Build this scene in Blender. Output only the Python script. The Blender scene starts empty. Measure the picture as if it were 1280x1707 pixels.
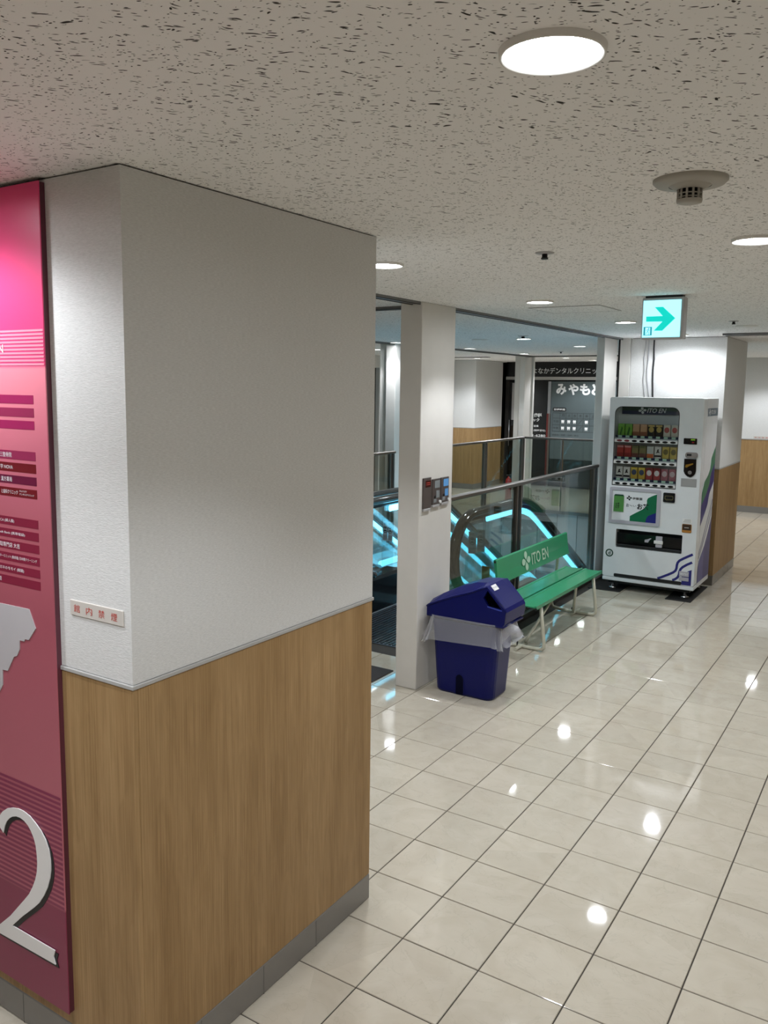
import bpy, bmesh, math, random
from mathutils import Vector, Matrix

S = 0.3                       # one floor tile = 0.30 m; all numbers below are in tiles
H = 8.31                      # ceiling height in tiles
SC = bpy.context.scene
COL = SC.collection
rnd = random.Random(7)

# ------------------------------------------------------------------ camera
W_PX, H_PX = 1280.0, 1707.0
FPX = 1399.486
PITCH, YAW, ROLL = math.radians(7.23), math.radians(-33.05), math.radians(0.64)
CAMPOS = Vector((4.719, -7.056, 6.566))
cy, sy = math.cos(YAW), math.sin(YAW)
FWD = Vector((sy * math.cos(PITCH), cy * math.cos(PITCH), -math.sin(PITCH)))
R0 = Vector((cy, -sy, 0.0))
U0 = R0.cross(FWD)
RGT = math.cos(ROLL) * R0 + math.sin(ROLL) * U0
UPV = -math.sin(ROLL) * R0 + math.cos(ROLL) * U0
cam_data = bpy.data.cameras.new('camera')
cam_data.sensor_fit = 'VERTICAL'
cam_data.sensor_height = 24.0
cam_data.lens = FPX / H_PX * 24.0
cam_data.shift_x = 21.506 / H_PX
cam_data.shift_y = -31.96 / H_PX
cam_data.clip_start = 0.05
cam_data.clip_end = 100
cam = bpy.data.objects.new('camera', cam_data)
COL.objects.link(cam)
m = Matrix((RGT, UPV, -FWD)).transposed().to_4x4()
m.translation = CAMPOS * S
cam.matrix_world = m
SC.camera = cam

# ------------------------------------------------------------------ world, exposure
world = bpy.data.worlds.new('world')
SC.world = world
world.use_nodes = True
bg = world.node_tree.nodes['Background']
bg.inputs[0].default_value = (0.8, 0.9, 1.0, 1)
bg.inputs[1].default_value = 0.0
SC.view_settings.view_transform = 'Standard'
SC.view_settings.look = 'None'
SC.view_settings.gamma = 1.0
SC.view_settings.use_curve_mapping = False
SC.view_settings.exposure = 0.0
SC.cycles.transparent_max_bounces = 64      # many panes stand one behind the other
LAMP_W = 61.0                 # watts of every downlight
LAMP_COL = (0.945, 0.985, 1.05)
LED_COL = (0.30, 0.80, 1.0)
LED_E = 5.2

# ------------------------------------------------------------------ materials
def lin(c):
    out = []
    for v in c[:3]:
        v = v / 255.0
        out.append(v / 12.92 if v <= 0.04045 else ((v + 0.055) / 1.055) ** 2.4)
    return (out[0], out[1], out[2], 1.0)

def nmat(name):
    mt = bpy.data.materials.new(name)
    mt.use_nodes = True
    nt = mt.node_tree
    return mt, nt, nt.nodes['Principled BSDF']

def mat(name, rgb, rough=0.5, metal=0.0, spec=0.5, emit=0.0, emit_rgb=None, bump=0.0, bump_scale=200.0):
    """plain procedural paint: colour with a slight noise in value and roughness"""
    mt, nt, b = nmat(name)
    c = lin(rgb)
    tc = nt.nodes.new('ShaderNodeTexCoord')
    nz = nt.nodes.new('ShaderNodeTexNoise'); nz.inputs['Scale'].default_value = 9.0
    nz.inputs['Detail'].default_value = 3.0
    nt.links.new(tc.outputs['Object'], nz.inputs['Vector'])
    mx = nt.nodes.new('ShaderNodeMix'); mx.data_type = 'RGBA'
    mx.inputs['A'].default_value = (c[0] * .95, c[1] * .95, c[2] * .95, 1)
    mx.inputs['B'].default_value = (min(1, c[0] * 1.04), min(1, c[1] * 1.04), min(1, c[2] * 1.04), 1)
    nt.links.new(nz.outputs[0], mx.inputs['Factor'])
    nt.links.new(mx.outputs['Result'], b.inputs['Base Color'])
    b.inputs['Roughness'].default_value = rough
    b.inputs['Metallic'].default_value = metal
    b.inputs['Specular IOR Level'].default_value = spec
    if emit:
        e = lin(emit_rgb or rgb)
        b.inputs['Emission Color'].default_value = e
        b.inputs['Emission Strength'].default_value = emit
    if bump:
        n2 = nt.nodes.new('ShaderNodeTexNoise'); n2.inputs['Scale'].default_value = bump_scale
        nt.links.new(tc.outputs['Object'], n2.inputs['Vector'])
        bp = nt.nodes.new('ShaderNodeBump'); bp.inputs['Strength'].default_value = bump
        bp.inputs['Distance'].default_value = 0.002
        nt.links.new(n2.outputs[0], bp.inputs['Height'])
        nt.links.new(bp.outputs[0], b.inputs['Normal'])
    return mt

def wallpaper():
    mt, nt, b = nmat('woven_wallpaper')
    tc = nt.nodes.new('ShaderNodeTexCoord')
    mp = nt.nodes.new('ShaderNodeMapping'); mp.inputs['Scale'].default_value = (80, 80, 560)
    nt.links.new(tc.outputs['Object'], mp.inputs[0])
    nz = nt.nodes.new('ShaderNodeTexNoise'); nz.inputs['Scale'].default_value = 1.0; nz.inputs['Detail'].default_value = 3
    nt.links.new(mp.outputs[0], nz.inputs['Vector'])
    rp = nt.nodes.new('ShaderNodeValToRGB')
    rp.color_ramp.elements[0].position = 0.25; rp.color_ramp.elements[0].color = lin((206, 206, 203))
    rp.color_ramp.elements[1].position = 0.75; rp.color_ramp.elements[1].color = lin((226, 226, 224))
    nt.links.new(nz.outputs[0], rp.inputs[0]); nt.links.new(rp.outputs[0], b.inputs['Base Color'])
    bp = nt.nodes.new('ShaderNodeBump'); bp.inputs['Strength'].default_value = 0.55; bp.inputs['Distance'].default_value = 0.0015
    nt.links.new(nz.outputs[0], bp.inputs['Height']); nt.links.new(bp.outputs[0], b.inputs['Normal'])
    b.inputs['Roughness'].default_value = 0.75
    b.inputs['Specular IOR Level'].default_value = 0.3
    return mt

def wood():
    mt, nt, b = nmat('oak_laminate')
    tc = nt.nodes.new('ShaderNodeTexCoord')
    def layer(scale, detail=4, dist=0.0):
        mp = nt.nodes.new('ShaderNodeMapping'); mp.inputs['Scale'].default_value = scale
        nt.links.new(tc.outputs['Object'], mp.inputs[0])
        nz = nt.nodes.new('ShaderNodeTexNoise'); nz.inputs['Scale'].default_value = 1.0
        nz.inputs['Detail'].default_value = detail; nz.inputs['Distortion'].default_value = dist
        nt.links.new(mp.outputs[0], nz.inputs['Vector'])
        return nz
    broad = layer((11, 11, 0.7), 3, 0.6)
    fine = layer((230, 230, 3.5), 3)
    flame = layer((26, 26, 5), 5, 1.2)
    r1 = nt.nodes.new('ShaderNodeValToRGB')
    r1.color_ramp.elements[0].position = 0.3; r1.color_ramp.elements[0].color = lin((160, 128, 86))
    r1.color_ramp.elements[1].position = 0.7; r1.color_ramp.elements[1].color = lin((180, 148, 105))
    nt.links.new(broad.outputs[0], r1.inputs[0])
    r2 = nt.nodes.new('ShaderNodeValToRGB')
    r2.color_ramp.elements[0].position = 0.35; r2.color_ramp.elements[0].color = (0.80, 0.78, 0.74, 1)
    r2.color_ramp.elements[1].position = 0.62; r2.color_ramp.elements[1].color = (1, 1, 1, 1)
    nt.links.new(fine.outputs[0], r2.inputs[0])
    r3 = nt.nodes.new('ShaderNodeValToRGB')
    r3.color_ramp.elements[0].position = 0.4; r3.color_ramp.elements[0].color = (0.91, 0.90, 0.88, 1)
    r3.color_ramp.elements[1].position = 0.6; r3.color_ramp.elements[1].color = (1, 1, 1, 1)
    nt.links.new(flame.outputs[0], r3.inputs[0])
    m1 = nt.nodes.new('ShaderNodeMix'); m1.data_type = 'RGBA'; m1.blend_type = 'MULTIPLY'; m1.inputs['Factor'].default_value = 1
    nt.links.new(r1.outputs[0], m1.inputs['A']); nt.links.new(r2.outputs[0], m1.inputs['B'])
    m2 = nt.nodes.new('ShaderNodeMix'); m2.data_type = 'RGBA'; m2.blend_type = 'MULTIPLY'; m2.inputs['Factor'].default_value = 1
    nt.links.new(m1.outputs['Result'], m2.inputs['A']); nt.links.new(r3.outputs[0], m2.inputs['B'])
    nt.links.new(m2.outputs['Result'], b.inputs['Base Color'])
    b.inputs['Roughness'].default_value = 0.5
    b.inputs['Specular IOR Level'].default_value = 0.3
    return mt

def ceiling_board():
    mt, nt, b = nmat('fissured_ceiling_board')
    tc = nt.nodes.new('ShaderNodeTexCoord')
    nw = nt.nodes.new('ShaderNodeTexNoise'); nw.inputs['Scale'].default_value = 14; nw.inputs['Detail'].default_value = 2
    nt.links.new(tc.outputs['Object'], nw.inputs['Vector'])
    wv = nt.nodes.new('ShaderNodeVectorMath'); wv.operation = 'MULTIPLY_ADD'
    wv.inputs[1].default_value = (0.05, 0.05, 0); 
    nt.links.new(nw.outputs['Color'], wv.inputs[0]); nt.links.new(tc.outputs['Object'], wv.inputs[2])
    def fiss(scale, rot, thr0, thr1, dens):
        r = nt.nodes.new('ShaderNodeMapping'); r.inputs['Rotation'].default_value = (0, 0, rot)
        r.inputs['Scale'].default_value = (1, 1, 0)
        nt.links.new(wv.outputs[0], r.inputs[0])
        sc = nt.nodes.new('ShaderNodeVectorMath'); sc.operation = 'MULTIPLY'; sc.inputs[1].default_value = scale
        nt.links.new(r.outputs[0], sc.inputs[0])
        v = nt.nodes.new('ShaderNodeTexVoronoi'); v.inputs['Scale'].default_value = 1.0
        nt.links.new(sc.outputs[0], v.inputs['Vector'])
        sp = nt.nodes.new('ShaderNodeSeparateColor'); nt.links.new(v.outputs['Color'], sp.inputs[0])
        mr = nt.nodes.new('ShaderNodeMapRange')
        mr.inputs['From Min'].default_value = 1.0 - dens; mr.inputs['From Max'].default_value = 1.0
        mr.inputs['To Min'].default_value = thr0; mr.inputs['To Max'].default_value = thr1
        nt.links.new(sp.outputs[0], mr.inputs[0])
        gate = nt.nodes.new('ShaderNodeMath'); gate.operation = 'GREATER_THAN'; gate.inputs[1].default_value = 1.0 - dens
        nt.links.new(sp.outputs[0], gate.inputs[0])
        df = nt.nodes.new('ShaderNodeMath'); df.operation = 'SUBTRACT'
        nt.links.new(mr.outputs[0], df.inputs[0]); nt.links.new(v.outputs['Distance'], df.inputs[1])
        ss = nt.nodes.new('ShaderNodeMapRange'); ss.interpolation_type = 'SMOOTHSTEP'
        ss.inputs['From Min'].default_value = 0.0; ss.inputs['From Max'].default_value = 0.10
        nt.links.new(df.outputs[0], ss.inputs[0])
        ml = nt.nodes.new('ShaderNodeMath'); ml.operation = 'MULTIPLY'
        nt.links.new(ss.outputs[0], ml.inputs[0]); nt.links.new(gate.outputs[0], ml.inputs[1])
        return ml
    a = fiss((37, 130, 1), -0.75, .10, .37, .42)
    c = fiss((80, 190, 1), -0.45, .12, .38, .36)
    d = fiss((120, 170, 1), -0.2, .12, .36, .30)
    e = fiss((25, 100, 1), -1.0, .08, .33, .24)
    def mx(p, q):
        n = nt.nodes.new('ShaderNodeMath'); n.operation = 'MAXIMUM'
        nt.links.new(p.outputs[0], n.inputs[0]); nt.links.new(q.outputs[0], n.inputs[1]); return n
    allm = mx(mx(a, c), mx(d, e))
    mix = nt.nodes.new('ShaderNodeMix'); mix.data_type = 'RGBA'
    mix.inputs['A'].default_value = lin((243, 242, 240)); mix.inputs['B'].default_value = lin((58, 54, 50))
    nt.links.new(allm.outputs[0], mix.inputs['Factor']); nt.links.new(mix.outputs['Result'], b.inputs['Base Color'])
    bp = nt.nodes.new('ShaderNodeBump'); bp.invert = True; bp.inputs['Strength'].default_value = .5; bp.inputs['Distance'].default_value = .003
    nt.links.new(allm.outputs[0], bp.inputs['Height']); nt.links.new(bp.outputs[0], b.inputs['Normal'])
    b.inputs['Roughness'].default_value = 0.9; b.inputs['Specular IOR Level'].default_value = 0.2
    return mt

def floor_tile_mat():
    mt, nt, b = nmat('polished_cream_tile')
    ge = nt.nodes.new('ShaderNodeNewGeometry')
    dv = nt.nodes.new('ShaderNodeVectorMath'); dv.operation = 'DIVIDE'; dv.inputs[1].default_value = (S, S, 1)
    nt.links.new(ge.outputs['Position'], dv.inputs[0])
    fl = nt.nodes.new('ShaderNodeVectorMath'); fl.operation = 'FLOOR'; nt.links.new(dv.outputs[0], fl.inputs[0])
    fz = nt.nodes.new('ShaderNodeVectorMath'); fz.operation = 'MULTIPLY'; fz.inputs[1].default_value = (1, 1, 0)
    nt.links.new(fl.outputs[0], fz.inputs[0])
    wn = nt.nodes.new('ShaderNodeTexWhiteNoise'); nt.links.new(fz.outputs[0], wn.inputs['Vector'])
    off = nt.nodes.new('ShaderNodeVectorMath'); off.operation = 'MULTIPLY_ADD'; off.inputs[1].default_value = (9, 9, 9)
    nt.links.new(wn.outputs['Color'], off.inputs[0]); nt.links.new(ge.outputs['Position'], off.inputs[2])
    nz = nt.nodes.new('ShaderNodeTexNoise'); nz.inputs['Scale'].default_value = 7; nz.inputs['Detail'].default_value = 7
    nz.inputs['Distortion'].default_value = 1.0
    nt.links.new(off.outputs[0], nz.inputs['Vector'])
    rp = nt.nodes.new('ShaderNodeValToRGB')
    rp.color_ramp.elements[0].position = .33; rp.color_ramp.elements[0].color = lin((187, 178, 161))
    rp.color_ramp.elements[1].position = .66; rp.color_ramp.elements[1].color = lin((195, 187, 171))
    nt.links.new(nz.outputs[0], rp.inputs[0])
    n2 = nt.nodes.new('ShaderNodeTexNoise'); n2.inputs['Scale'].default_value = 5; n2.inputs['Detail'].default_value = 8
    n2.inputs['Distortion'].default_value = 2.2
    nt.links.new(off.outputs[0], n2.inputs['Vector'])
    ab = nt.nodes.new('ShaderNodeMath'); ab.operation = 'SUBTRACT'; ab.inputs[1].default_value = .5; nt.links.new(n2.outputs[0], ab.inputs[0])
    ac = nt.nodes.new('ShaderNodeMath'); ac.operation = 'ABSOLUTE'; nt.links.new(ab.outputs[0], ac.inputs[0])
    vr = nt.nodes.new('ShaderNodeMapRange'); vr.inputs['From Min'].default_value = 0; vr.inputs['From Max'].default_value = .012
    vr.inputs['To Min'].default_value = .925; vr.inputs['To Max'].default_value = 1
    nt.links.new(ac.outputs[0], vr.inputs[0])
    tone = nt.nodes.new('ShaderNodeMapRange'); tone.inputs['To Min'].default_value = .95; tone.inputs['To Max'].default_value = 1.03
    nt.links.new(wn.outputs['Value'], tone.inputs[0])
    ml = nt.nodes.new('ShaderNodeMath'); ml.operation = 'MULTIPLY'
    nt.links.new(vr.outputs[0], ml.inputs[0]); nt.links.new(tone.outputs[0], ml.inputs[1])
    sc = nt.nodes.new('ShaderNodeVectorMath'); sc.operation = 'SCALE'
    nt.links.new(rp.outputs[0], sc.inputs[0]); nt.links.new(ml.outputs[0], sc.inputs['Scale'])
    nt.links.new(sc.outputs[0], b.inputs['Base Color'])
    b.inputs['Roughness'].default_value = 0.045
    b.inputs['Specular IOR Level'].default_value = 0.5
    return mt

def glass(name, tint, refl=1.0, rough=0.0, ior=1.5):
    mt = bpy.data.materials.new(name); mt.use_nodes = True
    nt = mt.node_tree; nt.nodes.clear()
    out = nt.nodes.new('ShaderNodeOutputMaterial')
    tr = nt.nodes.new('ShaderNodeBsdfTransparent'); tr.inputs[0].default_value = tint
    gl = nt.nodes.new('ShaderNodeBsdfGlossy'); gl.inputs['Roughness'].default_value = rough
    gl.inputs['Color'].default_value = (refl, refl, refl, 1)
    fr = nt.nodes.new('ShaderNodeFresnel')
    ge = nt.nodes.new('ShaderNodeNewGeometry')          # same reflectance at the front and the back of the pane
    io = nt.nodes.new('ShaderNodeMapRange'); io.inputs['To Min'].default_value = ior; io.inputs['To Max'].default_value = 1.0 / ior
    nt.links.new(ge.outputs['Backfacing'], io.inputs[0]); nt.links.new(io.outputs[0], fr.inputs[0])
    mx = nt.nodes.new('ShaderNodeMixShader')
    nt.links.new(fr.outputs[0], mx.inputs[0]); nt.links.new(tr.outputs[0], mx.inputs[1]); nt.links.new(gl.outputs[0], mx.inputs[2])
    nt.links.new(mx.outputs[0], out.inputs[0])
    return mt

def bag_mat():
    mt = bpy.data.materials.new('translucent_bag'); mt.use_nodes = True
    nt = mt.node_tree; nt.nodes.clear()
    out = nt.nodes.new('ShaderNodeOutputMaterial')
    tr = nt.nodes.new('ShaderNodeBsdfTransparent'); tr.inputs[0].default_value = (.93, .93, .95, 1)
    pb = nt.nodes.new('ShaderNodeBsdfPrincipled'); pb.inputs['Base Color'].default_value = (.72, .73, .76, 1)
    pb.inputs['Roughness'].default_value = .35
    lw = nt.nodes.new('ShaderNodeLayerWeight'); lw.inputs[0].default_value = .35
    mr = nt.nodes.new('ShaderNodeMapRange'); mr.inputs['To Min'].default_value = .22; mr.inputs['To Max'].default_value = .75
    nt.links.new(lw.outputs['Facing'], mr.inputs[0])
    mx = nt.nodes.new('ShaderNodeMixShader')
    nt.links.new(mr.outputs[0], mx.inputs[0]); nt.links.new(tr.outputs[0], mx.inputs[1]); nt.links.new(pb.outputs[0], mx.inputs[2])
    nt.links.new(mx.outputs[0], out.inputs[0])
    return mt

def board_print():
    """printed directory board: vertical run of pink inks"""
    mt, nt, b = nmat('pink_board_print')
    ge = nt.nodes.new('ShaderNodeNewGeometry'); sx = nt.nodes.new('ShaderNodeSeparateXYZ')
    nt.links.new(ge.outputs['Position'], sx.inputs[0])
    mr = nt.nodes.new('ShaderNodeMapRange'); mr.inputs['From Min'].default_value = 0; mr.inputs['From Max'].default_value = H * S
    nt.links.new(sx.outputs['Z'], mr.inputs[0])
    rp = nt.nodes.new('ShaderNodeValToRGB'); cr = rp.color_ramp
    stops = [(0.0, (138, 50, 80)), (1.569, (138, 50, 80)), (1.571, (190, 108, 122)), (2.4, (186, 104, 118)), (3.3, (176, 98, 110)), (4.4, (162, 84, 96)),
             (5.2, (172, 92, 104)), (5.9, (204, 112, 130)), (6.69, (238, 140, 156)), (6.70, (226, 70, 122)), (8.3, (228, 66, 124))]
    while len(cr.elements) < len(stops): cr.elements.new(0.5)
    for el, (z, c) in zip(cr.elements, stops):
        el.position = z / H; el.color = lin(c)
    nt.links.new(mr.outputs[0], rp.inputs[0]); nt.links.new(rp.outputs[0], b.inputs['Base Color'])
    b.inputs['Roughness'].default_value = .35
    return mt

M = {}
M['paper'] = wallpaper(); M['wood'] = wood(); M['ceil'] = ceiling_board(); M['tile'] = floor_tile_mat()
M['grout'] = mat('dark_grout', (52, 46, 40), .8)
M['kick'] = mat('grey_vinyl_baseboard', (126, 123, 118), .2, spec=.6)
M['kick_dark'] = mat('dark_baseboard_foot', (70, 68, 64), .35)
M['edge'] = mat('grey_edge_strip', (176, 175, 172), .35)
M['gap'] = mat('shadow_gap_black', (32, 29, 27), .8)
M['column'] = mat('painted_column_steel', (214, 211, 205), .24, spec=.5)
M['steel'] = mat('dark_brushed_steel', (128, 124, 120), .28, metal=.9)
M['steel_lt'] = mat('brushed_stainless', (180, 180, 182), .25, metal=.95)
M['slotgrey'] = mat('shutter_slot_grey', (116, 116, 116), .45, metal=.3)
M['black'] = mat('matte_black', (16, 16, 17), .5)
M['gloss_black'] = mat('gloss_black', (10, 10, 12), .12)
M['rubber'] = mat('black_handrail_rubber', (46, 43, 39), .12, spec=.8)
M['detector'] = mat('aged_detector_plastic', (168, 164, 154), .45)
M['white'] = mat('white_enamel', (228, 228, 226), .3)
M['ring'] = mat('white_lamp_ring', (226, 224, 218), .45)
M['lens'] = mat('lit_lamp_lens', (250, 253, 255), .4, emit=85.0, emit_rgb=(246, 251, 255))
M['vm'] = mat('vending_white_enamel', (226, 229, 231), .25)
M['vm_grey'] = mat('vending_grey_plastic', (176, 174, 182), .4)
M['vm_in'] = mat('vending_interior', (206, 210, 212), .6)
M['navy'] = mat('navy_ink', (34, 36, 118), .3)
M['navy2'] = mat('violet_blue_ink', (72, 74, 146), .3)
M['dknavy'] = mat('dark_navy_ink', (14, 28, 66), .3)
M['green'] = mat('green_ink', (20, 106, 70), .3)
M['green2'] = mat('soft_green_ink', (60, 128, 98), .3)
M['dkgreen'] = mat('dark_green_ink', (14, 62, 42), .3)
M['bench'] = mat('green_bench_enamel', (52, 148, 104), .22, spec=.5)
M['bench_leg'] = mat('ivory_tube_enamel', (196, 194, 176), .25)
M['pale_green'] = mat('pale_green_print', (182, 214, 190), .4)
M['bin'] = mat('blue_bin_plastic', (4, 13, 86), .28, spec=.25)
M['bin_dark'] = mat('bin_shade_navy', (4, 6, 34), .7, spec=.1)  # bin blue darkened to stand for shade in the lid opening and recess
M['bag'] = bag_mat()
M['sticker'] = mat('white_sticker', (232, 232, 230), .4)
M['glass'] = glass('guard_glass', (.76, .80, .775, 1), refl=.85)
M['esc_glass'] = glass('balustrade_glass', (.95, .98, .98, 1), refl=.9)
M['vm_glass'] = glass('display_window_glass', (.86, .88, .88, 1), refl=.8)
M['acrylic'] = glass('clear_acrylic', (.86, .92, .94, 1), refl=1.0)
M['led'] = mat('cyan_led', (150, 235, 255), .4, emit=LED_E, emit_rgb=(112, 214, 252))
M['led_low'] = mat('cyan_led_skirt', (150, 235, 255), .4, emit=2.2, emit_rgb=(120, 222, 255))
M['deck'] = mat('grey_escalator_deck', (188, 192, 196), .25, metal=.35)
M['guide'] = mat('dark_handrail_guide', (44, 45, 47), .25, metal=.5)
M['plate'] = mat('grooved_landing_metal', (92, 98, 106), .35, metal=.6)
M['step'] = mat('escalator_step_metal', (96, 98, 102), .4, metal=.6)
M['shaft'] = mat('shaft_white_panel', (208, 210, 210), .18)
M['mat_dark'] = mat('dark_doormat_pile', (62, 60, 60), .95, bump=1.0, bump_scale=500)
M['matrub'] = mat('black_rubber_pad', (20, 19, 18), .6)
M['print'] = board_print()
M['stripe_pink'] = mat('stripe_light_pink', (250, 146, 168), .4)
M['stripe_rose'] = mat('stripe_rose_ink', (216, 74, 122), .4)
M['stripe_dark'] = mat('stripe_dark_rose', (138, 50, 84), .4)
M['bar_a'] = mat('bar_magenta_ink', (160, 38, 90), .4)
M['bar_b'] = mat('bar_plum_ink', (150, 46, 84), .4)
M['bar_c'] = mat('bar_maroon_ink', (112, 26, 34), .4)
M['bar_d'] = mat('bar_purple_ink', (104, 26, 58), .4)
M['bar_e'] = mat('bar_wine_ink', (128, 34, 58), .4)
M['map_grey'] = mat('grey_white_print', (186, 182, 184), .4)
M['map_white'] = mat('white_cut_acrylic', (242, 241, 240), .35)
M['ink_white'] = mat('white_ink', (240, 234, 238), .4)
M['ink_black'] = mat('black_ink', (18, 18, 20), .4)
M['ink_red'] = mat('red_sign_ink', (196, 76, 66), .4)
M['sign_ivory'] = mat('ivory_sign_plate', (206, 200, 192), .3)
M['exit_face'] = mat('lit_exit_panel', (190, 250, 255), .4, emit=1.25, emit_rgb=(158, 236, 250))
M['exit_green'] = mat('lit_exit_green', (0, 214, 204), .4, emit=.7, emit_rgb=(0, 226, 212))
M['exit_icon'] = mat('lit_exit_icon_teal', (40, 170, 190), .4, emit=.5, emit_rgb=(60, 180, 200))
M['exit_case'] = mat('exit_grey_case', (172, 170, 170), .4)
M['shop_glass'] = mat('dark_shop_glass', (10, 11, 12), .08, spec=.5)
M['shop_film'] = mat('grey_window_film', (88, 99, 101), .14, spec=.5)
M['film_low'] = mat('green_grey_lower_film', (34, 42, 42), .14)
M['shop_red'] = mat('dark_red_door_edge', (92, 30, 26), .3)
M['sign_black'] = mat('black_fascia', (9, 9, 10), .25)
M['sign_letter'] = mat('pale_fascia_letter', (236, 238, 240), .4)
M['film_ink'] = mat('dark_film_ink', (38, 44, 46), .4)
M['film_white'] = mat('white_film_print', (238, 240, 240), .5)
M['red'] = mat('red_enamel', (176, 40, 32), .25)
M['screen_blue'] = mat('blue_panel_label', (96, 160, 220), .3)
M['panel_brown'] = mat('brown_panel_metal', (96, 88, 86), .35, metal=.4)
M['panel_red'] = mat('dark_red_window', (60, 12, 18), .2)
M['notice_brown'] = mat('brown_notice_card', (150, 124, 80), .5)
M['notice_grey'] = mat('grey_notice_card', (128, 134, 136), .5)
M['paperwhite'] = mat('white_notice_paper', (222, 226, 232), .6)
M['poster'] = mat('sage_poster', (150, 160, 130), .5)
M['cable_black'] = mat('black_cable', (24, 24, 26), .5)
M['cable_grey'] = mat('grey_cable', (170, 170, 172), .5)
M['gold'] = mat('brass_lever', (200, 160, 70), .25, metal=.9)
M['brown_sticker'] = mat('brown_sticker', (60, 40, 24), .4)
M['orange_sticker'] = mat('amber_sticker', (176, 120, 50), .4)
M['lcd'] = mat('lit_lcd_green', (150, 210, 60), .4, emit=.6, emit_rgb=(150, 210, 60))
M['lcd_red'] = mat('lit_lcd_red', (180, 30, 30), .4, emit=.25, emit_rgb=(200, 40, 40))
M['dim_amber'] = mat('dim_amber_display', (90, 84, 50), .4)
M['lobby_floor'] = mat('lower_lobby_floor', (176, 172, 162), .2)

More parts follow.
